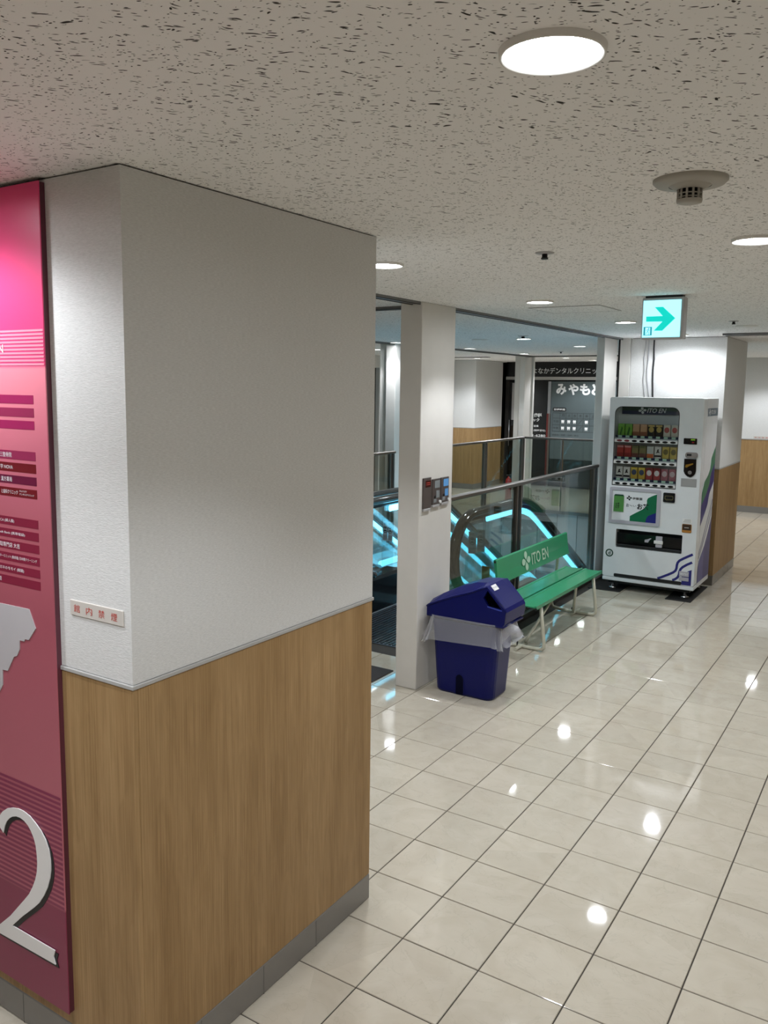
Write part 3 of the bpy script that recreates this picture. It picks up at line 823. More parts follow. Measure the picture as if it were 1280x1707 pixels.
def sprinkler(x, y, label, s=1.0):
    r = thing('sprinkler_head', label, 'sprinkler', (x, y, H), 'ceiling sprinkler heads')
    MB().lathe([(.125 * s, 0), (.12 * s, -.012), (.05 * s, -.02)], (x, y, H), 24).build('escutcheon', M['exit_case'], r)
    MB().lathe([(.035 * s, -.01), (.035 * s, -.06), (.045 * s, -.065), (.045 * s, -.085)], (x, y, H), 16).build('nozzle', M['black'], r)
sprinkler(.475, 3.53, 'small dark sprinkler on the ceiling left of the smoke detector')
sprinkler(.566, 16.08, 'small dark sprinkler on the ceiling right of the exit sign')
sprinkler(-6.73, 19.84, 'sprinkler under a downlight in the blue lit ceiling over the well', 1.5)
sprinkler(-9.87, 31.8, 'farthest sprinkler on the ceiling over the well')
def speaker(x, y, label):
    o = MB().lathe([(.30, 0), (.29, -.02), (.2, -.03), (.001, -.03)], (x, y, H), 32, cap=False).build('ceiling_disc', M['ring'], org=(x, y, H))
    tag(o, label, 'ceiling disc')
speaker(.577, 17.9, 'flat pale disc on the ceiling beyond the exit sign')
speaker(-9.02, 21.25, 'flat pale disc on the ceiling right of the cream column')
r = thing('access_hatch', 'square ceiling access hatch behind a downlight', 'hatch', (-1.87, 11.25, H))
MB().box(-2.62, -1.1, 10.55, 11.95, H - .012, H).build('hatch_panel', M['ceil'], r)
b = MB()
for (x0, x1, y0, y1) in ((-2.66, -2.62, 10.51, 11.99), (-1.1, -1.06, 10.51, 11.99), (-2.62, -1.1, 10.51, 10.55), (-2.62, -1.1, 11.95, 11.99)): b.box(x0, x1, y0, y1, H - .014, H)
b.build('hatch_frame', M['edge'], r)
r = thing('air_diffuser', 'slim curved dark air slot in the far ceiling above the distant pillar', 'vent', (-18, 38, H))
MB().box(-20.5, -16.2, 37.2, 37.5, H - .03, H, .01).build('vent_slot', M['gap'], r)

# ---- exit sign
ys = 9.28
r = thing('exit_sign', 'lit square exit sign with a green arrow pointing right', 'exit sign', (.535, ys + .12, 7.5))
MB().box(.15, .92, ys, ys + .26, 7.505, 8.27, .015).build('case', M['exit_case'], r)
MB().box(.2, .87, ys + .03, ys + .23, 8.27, H).build('mount', M['black'], r)
PS = front(ys)
fc = MB().prism(quad(.178, .865, 7.54, 8.22), PS, 0, .012).build('lit_panel', M['exit_face'], r)
MB().plate([(.242, 7.832), (.545, 7.827), (.391, 7.662), (.548, 7.658), (.773, 7.88), (.541, 8.096), (.391, 8.095), (.545, 7.927), (.242, 7.927)], [], PS, .012, .016).build('arrow', M['exit_green'], fc)
MB().plate(quad(.203, .358, 7.576, 7.735), [quad(.236, .326, 7.576 + .012, 7.722)], PS, .012, .016).build('doorway_icon', M['exit_icon'], fc)
b = MB()
b.prism(arc(.297, 7.705, .011, 0, 330, 10), PS, .012, .017)
for seg, w in (([(.296, 7.69), (.279, 7.648)], .013), ([(.294, 7.685), (.32, 7.662)], .007), ([(.292, 7.686), (.262, 7.678), (.25, 7.658)], .007), ([(.279, 7.65), (.3, 7.625), (.3, 7.585)], .009), ([(.279, 7.65), (.262, 7.622), (.24, 7.612)], .009)):
    for (p, q_) in zip(seg[:-1], seg[1:]):
        d = Vector((q_[0] - p[0], q_[1] - p[1])); nn = Vector((-d.y, d.x)).normalized() * w / 2
        b.prism([(p[0] + nn.x, p[1] + nn.y), (p[0] - nn.x, p[1] - nn.y), (q_[0] - nn.x, q_[1] - nn.y), (q_[0] + nn.x, q_[1] + nn.y)], PS, .012, .017)
b.build('running_figure', M['exit_icon'], fc)

# ---- cables behind the vending machine
def cable(label, xs, r_, mt, name='cable'):
    pts = []
    for k, x in enumerate(xs):
        z = H - (H - 6.15) * k / (len(xs) - 1); pts.append((x, 22.52 + .0, z))
    o = MB().tube(pts, r_, 8).build(name, mt, org=(xs[-1], 22.52, 6.15)); tag(o, label, 'cable')
cable('black cable running down the white pillar behind the vending machine', [-3.08, -3.085, -3.06, -3.08, -3.07, -3.05, -3.03], .026, M['cable_black'])
cable('thin grey cable beside the black one on the white pillar', [-3.26, -3.26, -3.25, -3.28, -3.26, -3.2, -3.15], .016, M['cable_grey'])
cable('loose grey cable hanging left of two others on the white pillar', [-3.36, -3.37, -3.4, -3.36, -3.39, -3.34, -3.30], .014, M['cable_grey'])

# ================================================================== VENDING MACHINE
vx0, vx1, vy0, vy1, vz0, vz1 = -3.71, -.82, 20.0, 22.15, .31, 6.31
vm = thing('vending_machine', 'tall white drinks vending machine with three rows of cartons', 'vending machine', ((vx0 + vx1) / 2, (vy0 + vy1) / 2, 0))
PV = front(vy0)
MB().box(vx0 + .03, vx1 - .0, vy0 + .45, vy1, vz0, vz1, .02).build('cabinet', M['vm'], vm)
# sides around the display cavity
wz0, wz1, wx0, wx1 = 3.47, 6.02, -3.535, -1.525
b = MB()
win = [(wx0, wz0), (wx1, wz0)] + arc(wx1 - .22, wz1 - .22, .22, 0, 90, 6) + arc(wx0 + .22, wz1 - .22, .22, 90, 180, 6)
sl = rrect(-3.322, -1.236, 1.442, 2.045, .03, 3)
b.plate(rrect(vx0, vx1, vz0 + .14, vz1, .06, 4), [win, sl], PV, -.40, 0)
door = b.build('door', M['vm'], vm)
MB().box(wx0 - .05, wx1 + .05, vy0 + .395, vy0 + .45, wz0 - .05, wz1 + .05).build('display_back', M['vm_in'], vm)
MB().prism(win, PV, -.05, -.035).build('display_glass', M['vm_glass'], vm)
MB().plate(win, [[(x + (.015 if x < -2.5 else -.015), z + (.015 if z < 4.5 else -.015)) for x, z in win]], PV, 0, .008).build('window_gasket', M['gap'], vm)
MB().box(vx0, vx1, vy0 - .0, vy0 + .45, vz0, vz0 + .125, .02).build('kick_bar', M['vm'], vm)
MB().box(vx0 + .05, vx1 - .05, vy0 + .12, vy0 + .44, vz0 + .12, vz0 + .145).build('door_gap', M['gap'], vm)
# header
hd = MB().prism(quad(-3.41, wx1 - .0, 5.77, 6.0), PV, -.34, -.32)
hd = hd.build('header_panel', M['dknavy'], vm)
MB().prism(quad(-3.41, wx1 - .0, 5.885, 6.0), PV, -.32, -.318).build('green_band', M['dkgreen'], hd)
b = MB()
for p in petals(-2.757, 5.895, .105, 8, 1.15): b.prism(p, PV, -.318, -.312)
put_text(b, 'ITO EN', PV, -2.61, 5.825, .6, .145, -.313, bold=.02, shear=.25)
b.build('brand_lettering', M['sign_letter'], hd)
# shelves with buttons
rows = [(4.90, 4.975), (4.205, 4.28), (3.51, 3.585)]
rows = [(4.875, 4.975), (4.185, 4.285), (3.49, 3.59)]
cols = [-3.36 + k * .239 for k in range(8)]
for (z0, z1) in rows:
    s = MB().box(wx0 + .01, wx1 - .01, vy0 + .02, vy0 + .05, z0, z1, .008).build('button_strip', M['white'], vm)
    MB().box(wx0 + .01, wx1 - .01, vy0 + .055, vy0 + .39, z1 + .0, z1 + .04).build('shelf', M['vm_in'], vm)
    MB().box(wx0 + .02, wx1 - .02, vy0 + .07, vy0 + .09, z1 + .04, z1 + .12).build('price_rail', M['dknavy'], vm)
    for q, x in enumerate(cols):
        e = [(x + .085 * math.cos(t * math.pi / 8), (z0 + z1) / 2 + .034 * math.sin(t * math.pi / 8)) for t in range(16)]
        MB().prism(e, front(vy0 + .02), 0, .012).build('selection_button', M['gloss_black'] if not (z1 > 4.9 and q < 2) else M['bar_c'], s)
    for x in cols: MB().box(x - .06, x + .06, vy0 + .06, vy0 + .07, z1 + .05, z1 + .115).build('price_card', M['pale_green'], vm)
# cartons (sample packs): each its own thing standing on its shelf
def carton_kind(x, z, c1, c2, c3, cap, style):
    y0, y1 = vy0 + .15, vy0 + .30
    h = .44; w = .105
    r = thing('drink_carton', None, 'drink carton', (x, (y0 + y1) / 2, z))
    MB().box(x - w, x + w, y0, y1, z, z + h, .01).build('carton', c1, r)
    P = front(y0)
    b = MB()
    if style == 'leaf':
        b.prism([(x - .05, z + .1), (x + .0, z + .06), (x + .055, z + .3), (x + .01, z + .36)], P, 0, .003)
    elif style == 'disc':
        b.prism([(x + .078 * math.cos(t * math.pi / 8), z + .28 + .09 * math.sin(t * math.pi / 8)) for t in range(16)], P, 0, .003)
    elif style == 'band':
        b.prism(quad(x - w + .004, x + w - .004, z + .05, z + .2), P, 0, .003)
    elif style == 'brush':
        b.prism([(x - .06, z + .22), (x + .0, z + .25), (x + .06, z + .24), (x + .02, z + .30), (x + .03, z + .36), (x - .02, z + .35), (x - .03, z + .29)], P, 0, .003)
        b.prism(quad(x - w + .004, x + w - .004, z + .11, z + .17), P, 0, .003)
    b.build('front_print', c2, r)
    b = MB()
    if c3 is not None:
        b.prism(quad(x - w + .004, x + w - .004, z + h - .07, z + h - .012), P, 0, .0025); b.build('top_band', c3, r)
    else: b.bm.free()
    return r
cm = lambda n, c: M.setdefault('c_' + n, mat('carton_' + n, c, .45))
kinds = {
    'tea': ('green', lambda x, z: carton_kind(x, z, cm('green', (120, 178, 66)), cm('dkleaf', (54, 110, 40)), None, None, 'leaf')),
    'peach': ('beige', lambda x, z: carton_kind(x, z, cm('beige', (206, 160, 122)), cm('brown', (150, 90, 62)), None, None, 'band')),
    'coffee': ('black and gold', lambda x, z: carton_kind(x, z, cm('black', (34, 32, 30)), cm('goldp', (200, 170, 96)), cm('goldp', (0, 0, 0)), None, 'disc')),
    'apple': ('white with a red disc', lambda x, z: carton_kind(x, z, cm('cream', (216, 204, 186)), cm('applered', (176, 56, 48)), None, None, 'disc')),
    'tomato': ('red', lambda x, z: carton_kind(x, z, cm('tomato', (186, 60, 52)), cm('tomato2', (150, 36, 34)), cm('pinkw', (220, 150, 146)), None, 'band')),
    'veg': ('olive', lambda x, z: carton_kind(x, z, cm('olive', (132, 120, 78)), cm('wine', (104, 52, 46)), cm('olive2', (98, 104, 66)), None, 'band')),
    'orange': ('white and orange', lambda x, z: carton_kind(x, z, cm('greyw', (206, 204, 196)), cm('orange', (206, 104, 52)), None, None, 'band')),
    'brush': ('white with black brush mark', lambda x, z: carton_kind(x, z, cm('white', (220, 214, 206)), cm('blk', (40, 30, 32)), None, None, 'brush')),
    'yellow': ('yellow', lambda x, z: carton_kind(x, z, cm('yellow', (208, 178, 74)), cm('oliveprint', (120, 104, 50)), None, None, 'disc')),
    'mango': ('amber yellow', lambda x, z: carton_kind(x, z, cm('amber', (196, 160, 60)), cm('bluep', (60, 70, 96)), cm('amber2', (220, 190, 80)), None, 'disc')),
    'berry': ('crimson with white oval', lambda x, z: carton_kind(x, z, cm('crimson', (168, 62, 64)), cm('ovalw', (226, 218, 214)), cm('dkcrim', (120, 34, 40)), None, 'disc')),
    'pink': ('dusky pink', lambda x, z: carton_kind(x, z, cm('dusky', (164, 82, 92)), cm('duskyw', (206, 178, 178)), None, None, 'disc')),
}
layout = [['tea', 'tea', 'peach', 'peach', 'coffee', 'coffee', 'apple', 'apple'],
          ['tomato', 'tomato', 'veg', 'veg', 'orange', 'brush', 'yellow', 'yellow'],
          ['brush', 'brush', 'mango', 'mango', 'berry', 'berry', 'pink', 'pink']]
RN = ['top', 'middle', 'bottom']
ORD = ['first', 'second', 'third', 'fourth', 'fifth', 'sixth', 'seventh', 'last']
protoC = {}
for ri, row in enumerate(layout):
    for ci, kd in enumerate(row):
        z = rows[ri][1] + .045
        x = cols[ci]
        if kd not in protoC: c = kinds[kd][1](x, z); protoC[kd] = c
        else:
            c = copy_tree(protoC[kd]); c.location = Vector((x, vy0 + .225, z)) * S
        c['label'] = '%s carton, %s from left in the vending machine %s row' % (kinds[kd][0], ORD[ci], RN[ri])
        c['category'] = 'drink carton'; c['group'] = 'sample cartons in the vending machine'
# advert panel
fr = MB().plate(rrect(-3.575, -1.952, 2.242, 3.41, .05, 4), [quad(-3.485, -2.068, 2.34, 3.315)], PV, 0, .04).build('advert_frame', M['vm_grey'], vm)
ad = MB().prism(quad(-3.485, -2.068, 2.34, 3.315), PV, .0, .012).build('advert_panel', M['vm'], vm)
MB().plate([(-2.9, 2.34), (-2.068, 2.34), (-2.068, 3.27), (-2.2, 3.215), (-2.352, 3.127), (-2.385, 3.05), (-2.375, 2.98), (-2.40, 2.86), (-2.46, 2.78), (-2.826, 2.552), (-2.9, 2.50)], [], PV, .012, .014).build('green_shape', M['green'], ad)
MB().plate([(-2.40, 2.34), (-2.068, 2.34), (-2.068, 2.68), (-2.2, 2.62), (-2.32, 2.56), (-2.37, 2.48)], [], PV, .014, .016).build('blue_shape', M['navy'], ad)
b = MB().prism(quad(-3.43, -3.11, 2.62, 3.13), PV, .012, .04); ct = b.build('carton_picture', cm('green2', (74, 132, 62)), ad)
MB().prism([(-3.43, 3.13), (-3.11, 3.13), (-3.14, 3.18), (-3.40, 3.18)], PV, .012, .04).build('carton_top', M['dkgreen'], ad)
b = MB(); put_text(b, 'お茶', PV, -3.37, 2.72, .13, .2, .043, bold=.01); b.build('carton_lettering', M['ink_black'], ad)
b = MB()
for p in petals(-2.945, 3.085, .075, 8, 1.1): b.prism(p, PV, .016, .018)
put_text(b, '伊藤園', PV, -2.84, 3.04, .31, .085, .018, bold=.01)
put_text(b, 'お', PV, -3.03, 2.80, .09, .11, .018, bold=.006)
put_text(b, '～い', PV, -2.93, 2.815, .22, .055, .018, bold=.006)
put_text(b, 'お茶', PV, -2.68, 2.735, .37, .2, .018, bold=.028)
b.build('tea_lettering', M['ink_black'], ad)
# right hand controls
o = MB().prism(rrect(-1.36, -.968, 4.9, 5.085, .02, 3), PV, 0, .02).build('price_display', M['gloss_black'], vm)
b = MB(); put_text(b, '売切', PV, -1.15, 5.02, .12, .05, .022); b.build('lit_digits', M['lcd'], o)
b = MB(); put_text(b, '売切', PV, -1.11, 4.94, .06, .04, .022); b.build('red_mark', M['lcd_red'], o)
o = MB().prism(rrect(-1.285, -.915, 4.485, 4.655, .07, 5), PV, 0, .05).build('bill_slot', M['steel_lt'], vm)
MB().prism(quad(-1.235, -1.10, 4.54, 4.61), PV, .05, .055).build('slot_mouth', M['black'], o)
o = MB().prism([(-1.31, 4.45), (-1.31, 4.06), (-1.285, 4.0), (-1.24, 3.945), (-1.18, 3.9), (-1.12, 3.883), (-1.06, 3.9), (-1.0, 3.95), (-.965, 4.0), (-.95, 4.08), (-.955, 4.45)][::-1], PV, 0, .03).build('coin_panel', M['gloss_black'], vm)
MB().prism([(-1.27, 4.19), (-1.22, 4.18), (-1.15, 4.23), (-1.03, 4.29), (-1.04, 4.325), (-1.17, 4.29), (-1.25, 4.27)], PV, .03, .06).build('return_lever', M['gold'], o)
MB().prism([(-1.12 + .06 * math.cos(t * math.pi / 8), 4.03 + .06 * math.sin(t * math.pi / 8)) for t in range(16)], PV, .03, .05).build('lock', M['steel_lt'], o)
o = MB().prism(quad(-1.375, -.912, 3.58, 3.835), PV, 0, .01).build('data_plate', mat('silver_plate', (168, 168, 168), .35, .3), vm)
b = MB()
for k in range(3): b.flat(quad(-1.34, -.96, 3.63 + k * .05, 3.64 + k * .05), [(0, 1, 2, 3)], PV, .012)
b.flat(quad(-1.19, -1.06, 3.785, 3.8), [(0, 1, 2, 3)], PV, .012)
b.build('plate_print', M['edge'], o)
o = MB().prism(rrect(-1.88, -1.522, 3.05, 3.35, .03, 3), PV, 0, .04).build('card_reader', M['gloss_black'], vm)
MB().plate(rrect(-1.83, -1.57, 3.13, 3.26, .03, 3), [rrect(-1.81, -1.59, 3.15, 3.24, .02, 3)], PV, .04, .043).build('reader_frame', M['dim_amber'], o)
b = MB(); put_text(b, 'カード', PV, -1.79, 3.085, .18, .035, .043); b.build('reader_lettering', M['dim_amber'], o)
o = MB().prism(rrect(-1.265, -.978, 2.138, 2.41, .03, 3), PV, 0, .012).build('amber_label', M['orange_sticker'], vm)
MB().prism(quad(-1.25, -.995, 2.22, 2.40), PV, .012, .015).build('label_dark', M['brown_sticker'], o)
b = MB(); b.flat(quad(-1.19, -1.06, 2.29, 2.305), [(0, 1, 2, 3)], PV, .017); b.build('label_print', M['sticker'], o)
o = MB().prism(quad(-1.265, -.985, 2.45, 2.58), PV, 0, .008).build('white_label', M['sticker'], vm)
b = MB()
for k in range(3): b.flat(quad(-1.24 + .02 * k, -1.01, 2.47 + k * .036, 2.484 + k * .036), [(0, 1, 2, 3)], PV, .010)
b.build('label_print', M['edge'], o)
# dispensing slot
MB().box(-3.322, -1.236, vy0 + .36, vy0 + .40, 1.442, 2.045).build('slot_back', M['black'], vm)
fl = MB().box(-3.30, -1.25, vy0 + .04, vy0 + .08, 1.58, 1.93, .01).build('dispensing_flap', M['gloss_black'], vm)
MB().box(-3.30, -1.25, vy0 + .03, vy0 + .37, 1.46, 1.55, .02).build('slot_tray', M['black'], vm)
PF = front(vy0 + .04)
o = MB().box(-2.05, -1.845, vy0 + .005, vy0 + .04, 1.57, 1.93, .01).build('flap_tab', M['vm_grey'], fl)
MB().box(-2.10, -1.82, vy0 - .025, vy0 + .015, 1.685, 1.79, .012).build('flap_handle', M['white'], fl)
MB().prism([(-2.4, 1.69), (-2.29, 1.69), (-2.26, 1.76), (-2.19, 1.83), (-2.22, 1.84), (-2.3, 1.80), (-2.4, 1.77)], PF, .0, .004).build('hand_icon', M['vm_grey'], fl)
# emblem, stripes, meters
o = MB().plate(arc(-3.508, 1.225, .128, 0, 345, 23), [arc(-3.508, 1.225, .09, 0, 345, 23)], PV, 0, .006).build('eco_ring', M['dkgreen'], vm)
b = MB(); put_text(b, 'd', PV, -3.55, 1.165, .08, .12, .006, bold=.02); b.build('eco_letter', M['dkgreen'], o)
def stripe(mb, pts, w, PL, d):
    L = []; Rr = []
    for i, p in enumerate(pts):
        a = Vector(pts[max(i - 1, 0)]); c = Vector(pts[min(i + 1, len(pts) - 1)])
        t = (c - a).normalized(); nn = Vector((-t.y, t.x)) * w / 2
        L.append((p[0] + nn.x, p[1] + nn.y)); Rr.append((p[0] - nn.x, p[1] - nn.y))
    n = len(pts)
    mb.flat(L + Rr, [(i, n + i, n + i + 1, i + 1) for i in range(n - 1)], PL, d)
st1 = [(-1.93, .575), (-1.80, .635), (-1.6, .745), (-1.45, .835), (-1.385, .90), (-1.36, .98), (-1.355, 1.07), (-1.335, 1.16), (-1.28, 1.235), (-1.15, 1.325), (-.895, 1.475)]
st2 = [(-1.47, .578), (-1.39, .62), (-1.31, .69), (-1.275, .78), (-1.262, .88), (-1.235, .965), (-1.18, 1.035), (-1.06, 1.125), (-.9, 1.22)]
b = MB(); stripe(b, st1, .075, PV, .004); stripe(b, st2, .075, PV, .004); b.build('blue_stripe', M['navy'], vm)
MB().plate([(-1.19, .47), (-.9, .47), (-.9, .98), (-1.0, .93), (-1.19, .80)], [], PV, 0, .004).build('blue_corner', M['navy'], vm)
MB().prism(rrect(-3.33, -1.19, .455, .565, .03, 2), PV, 0, .004).build('black_kick_strip', M['black'], vm)
o = MB().box(-1.27, -.975, vy0 - .02, vy0, .74, .905, .008).build('meter_card', M['vm_grey'], vm)
b = MB(); put_text(b, '00721', front(vy0 - .02), -1.24, .79, .22, .07, .003, bold=.02); b.build('meter_digits', M['sticker'], o)
o = MB().box(-1.27, -.975, vy0 - .02, vy0, .6, .715, .008).build('meter_card', M['vm_grey'], vm)
# right side graphics
PSD = right(vx1)
o = MB().plate([(22.1, 4.75), (21.55, 4.40), (21.45, 4.06), (21.2, 3.88), (20.7, 3.69), (20.45, 3.39), (20.42, 2.98), (21.0, 3.25), (21.4, 3.55), (21.6, 3.9), (22.1, 4.2)][::-1], [], PSD, 0, .004).build('green_swoosh', M['green2'], vm)
MB().plate([(22.1, 4.2), (21.6, 3.9), (21.4, 3.55), (21.0, 3.25), (20.42, 2.98), (20.44, 2.33), (20.9, 2.6), (21.35, 2.92), (21.5, 3.22), (22.1, 3.6)][::-1], [], PSD, 0, .004).build('blue_swoosh', M['navy'], vm)
b = MB(); stripe(b, [(20.42, 1.42), (20.7, 1.62), (21.2, 2.1), (21.6, 2.5), (22.1, 3.0)], .05, PSD, .004); stripe(b, [(20.42, 1.28), (20.7, 1.46), (21.2, 1.85), (21.65, 2.25), (22.1, 2.75)], .05, PSD, .004); b.build('side_stripe', M['navy'], vm)
MB().plate([(22.1, 2.4), (21.7, 1.97), (21.25, 1.57), (20.55, 1.18), (20.45, 1.0), (20.45, .48), (22.1, .48)][::-1][::-1], [], PSD, 0, .004).build('blue_field', M['navy'], vm)
MB().plate([(21.2, 1.53), (20.55, 1.18), (20.45, 1.0), (20.45, .48), (21.2, .48)], [], PSD, .004, .006).build('light_blue_field', M['navy2'], vm)
o = MB().prism(quad(20.6, 22.06, 5.75, 6.0), PSD, 0, .004).build('side_logo_band', mat('slate_blue_band', (70, 96, 116), .3), vm)
b = MB()
for p in petals(20.85, 5.875, .1, 8): b.prism(p, PSD, .004, .007)
put_text(b, 'ITO EN', PSD, 21.0, 5.81, .75, .13, .007, bold=.02, shear=.25)
b.build('side_logo', M['sign_letter'], o)
# feet
for x in (vx0 + .3, vx1 - .3):
    for y in (vy0 + .25, vy1 - .25):
        f = MB().lathe([(.13, 0.03), (.13, .06), (.05, .08), (.05, vz0)], (x, y, 0), 16).build('levelling_foot', M['steel_lt'], vm)
MB().box(vx0 + .15, vx1 - .15, vy0 + .2, vy1 - .1, .2, vz0).build('under_frame', M['black'], vm)
def pad(label, x0, x1, y0, y1):
    tag(MB().box(x0, x1, y0, y1, 0, .03, .008).build('rubber_pad', M['matrub'], org=((x0 + x1) / 2, (y0 + y1) / 2, 0)), label, 'floor pad')
pad('black rubber pad under the left feet of the vending machine', -4.1, -3.05, 19.75, 22.2)
pad('black rubber pad under the right feet of the vending machine', -1.6, -.82, 19.72, 22.2)

# ================================================================== BENCH
ZS = 1.25
bench = thing('bench', 'green slatted bench with white lettering on its backrest', 'bench', (-3.4, 14.5, 0))
def plank(name, x0, x1, z0, z1):
    b = MB()
    prof = [(x0, z1 - .09), (x0, z1), (x0 + .05, z1 + .0), (x0 + .07, z1 - .022), (x1 - .07, z1 - .022), (x1 - .05, z1), (x1, z1), (x1, z1 - .09), (x1 - .04, z1 - .09), (x1 - .04, z1 - .05), (x0 + .04, z1 - .05), (x0 + .04, z1 - .09)]
    b.prism(prof, front(12.0), -5.05, 0)
    return b.build(name, M['bench'], bench)
s1 = plank('seat_plank', -3.32, -2.80, 0, ZS)
s2 = plank('seat_plank', -3.92, -3.38, 0, ZS)
for s_, (x0, x1) in ((s1, (-3.32, -2.80)), (s2, (-3.92, -3.38))):
    b = MB()
    for x in (x0 + .02, (x0 + x1) / 2, x1 - .02): b.tube([(x, 11.995, ZS - .07), (x, 12.02, ZS - .07)], .028, 8)
    b.build('end_bolt', M['black'], s_)
# backrest, slightly reclined extruded board
def bk(v): return -3.86 - (v - 1.63) * .14      # x at height v
b = MB()
bt = [(1.63, 0), (1.66, .035), (2.24, .035), (2.28, 0)]
vv = []
for y in (12.0, 17.03):
    for z, dxx in ((1.63, .0), (1.645, .04), (1.9, .025), (2.26, .04), (2.285, .0), (2.26, -.045), (1.9, -.03), (1.645, -.045)):
        vv.append((bk(z) + dxx, y, z))
fs = [tuple(range(8)), tuple(range(15, 7, -1))] + [(i, (i + 1) % 8, 8 + (i + 1) % 8, 8 + i) for i in range(8)]
b.mesh(vv, fs)
back = b.build('backrest', M['bench'], bench)
b = MB(); 
for z in (1.68, 2.22): b.tube([(bk(z), 11.99, z), (bk(z), 12.02, z)], .03, 8)
b.build('end_bolt', M['black'], back)
tn = Vector((0, 0, 1)) + Vector((-.14, 0, 0)); tn.normalize()
PBK = (Vector((bk(0) + .034, 0, 0)), Vector((0, 1, 0)), Vector((-.14, 0, 1)))
b = MB()
for p in petals(13.82, 1.955, .25, 4, 1.1): b.prism(p, PBK, .009, .012)
put_text(b, 'ITO EN', PBK, 14.2, 1.785, 1.2, .315, .012, bold=.014)
b.build('lettering', M['pale_green'], back)
# tube legs
def leg_frame(y, s):
    b = MB()
    b.tube([(-2.86, y, ZS - .08), (-2.80, y, .7), (-2.74, y, .22), (-2.75, y, .11), (-2.80, y, .06), (-2.9, y, .05), (-3.2, y, .05), (-3.45, y + s * .03, .06), (-3.8, y - s * .03, .06), (-4.05, y - s * .05, .09), (-4.10, y - s * .05, .2), (-4.05, y, .7), (-3.98, y, 1.2), (-3.95, y, 1.64), (-3.985, y, 2.15)], .048, 12)
    b.build('leg_tube', M['bench_leg'], bench)
    b = MB(); b.tube([(-3.36, y - .32, .05), (-3.34, y + .32, .05)], .046, 10); b.build('foot_bar', M['bench_leg'], bench)
    b = MB(); b.tube([(-3.33, y + s * .25, .09), (-3.28, y + s * .34, .25), (-2.95, y + s * 1.15, ZS - .08)], .04, 10); b.build('brace', M['bench_leg'], bench)
    b = MB(); b.box(-3.96, -2.84, y - .05, y + .05, ZS - .125, ZS - .085); b.build('seat_bracket', M['bench_leg'], bench)
    b = MB(); b.tube([(-3.45, y, .05), (-3.45, y, .17)], .022, 8); b.build('foot_bolt', M['black'], bench)
leg_frame(12.42, 1); leg_frame(16.42, -1)

# ================================================================== TRASH CAN
bn = thing('trash_can', 'dark blue plastic trash can with clear bag under its lid', 'trash can', (-3.05, 9.05, 0))
by0, by1 = 8.52, 9.45
def rr_ring(x0, x1, y0, y1, r, z, n=4):
    return [(u, v, z) for u, v in rrect(x0, x1, y0, y1, r, n)]
def loft(b, rings, cap0=True, cap1=True, smooth=False):
    n = len(rings[0]); vs = [v for rg in rings for v in rg]; fs = []
    for i in range(len(rings) - 1):
        for k in range(n): fs.append((i * n + k, i * n + (k + 1) % n, (i + 1) * n + (k + 1) % n, (i + 1) * n + k))
    if cap0: fs.append(tuple(range(n))[::-1])
    if cap1: fs.append(tuple((len(rings) - 1) * n + k for k in range(n)))
    return b.mesh(vs, fs, smooth)
b = loft(MB(), [rr_ring(-3.70, -2.40, by0 + .06, by1 - .06, .16, 0.0), rr_ring(-3.73, -2.37, by0 + .03, by1 - .03, .18, .05), rr_ring(-3.82, -2.28, by0, by1, .18, 1.3), rr_ring(-3.85, -2.25, by0 - .02, by1 + .02, .18, 1.62)])
body = b.build('body', M['bin'], bn)
# flat dark plate on the near side, painted as the shade of a foot recess
MB().prism([(-3.2, .02), (-3.03, .02), (-3.03, .38)] + arc(-3.115, .38, .085, 0, 180, 6)[1:], ((0, by0 + .031, 0), (1, 0, 0), (0, -.024, 1)), 0, .006).build('foot_recess_shade', M['bin_dark'], body)
b = MB(); stripe(b, [(-3.215, .03), (-3.215, .38), (-3.18, .45), (-3.115, .48), (-3.05, .45), (-3.015, .38), (-3.015, .03)], .02, ((0, by0 + .031, 0), (1, 0, 0), (0, -.024, 1)), .008); b.build('recess_rim', M['bin'], body)
# bag collar
rings = []
NB = 72
def bagring(z, ex, jag, zj):
    base = rrect(-3.86 - ex, -2.24 + ex, by0 - .03 - ex, by1 + .03 + ex, .2, 17)
    out = []
    for k, (u, v) in enumerate(base):
        cxx, cyy = -3.05, 9.0
        w = jag * (math.sin(k * .9) + math.sin(k * 2.3 + 1) * .7 + math.sin(k * 4.1) * .4)
        d = Vector((u - cxx, v - cyy)).normalized()
        zz = z + zj * (math.sin(k * .35 + 1) + .6 * math.sin(k * 1.1))
        if u > -2.35: zz += 2.2 * zj
        if v < by0 + .2: zz -= zj * 3.0 * math.sin(max(0, min(1, (u + 3.86) / 1.62)) * math.pi)
        out.append((u + d.x * w, v + d.y * w, zz))
    return out
b = loft(MB(), [bagring(1.70, .03, .0, 0), bagring(1.6, .035, .008, 0), bagring(1.43, .06, .018, .01), bagring(1.26, .10, .03, .022), bagring(1.14, .14, .042, .034)], False, False, True)
bag = b.build('bag_collar', M['bag'], bn)
b = MB()
# twisted corner of the bag pulled out at the right
b.mesh([(-2.1, 8.75, 1.72), (-1.93, 8.8, 1.66), (-1.82, 8.85, 1.52), (-1.9, 8.9, 1.42), (-2.2, 8.6, 1.28), (-2.15, 8.9, 1.35), (-2.05, 8.7, 1.5), (-2.2, 8.55, 1.6)], [(0, 1, 6), (1, 2, 6), (2, 3, 6), (3, 5, 6), (5, 4, 6), (4, 7, 6), (7, 0, 6), (0, 1, 2), (3, 4, 5)], True)
b.build('bag_corner', M['bag'], bag)
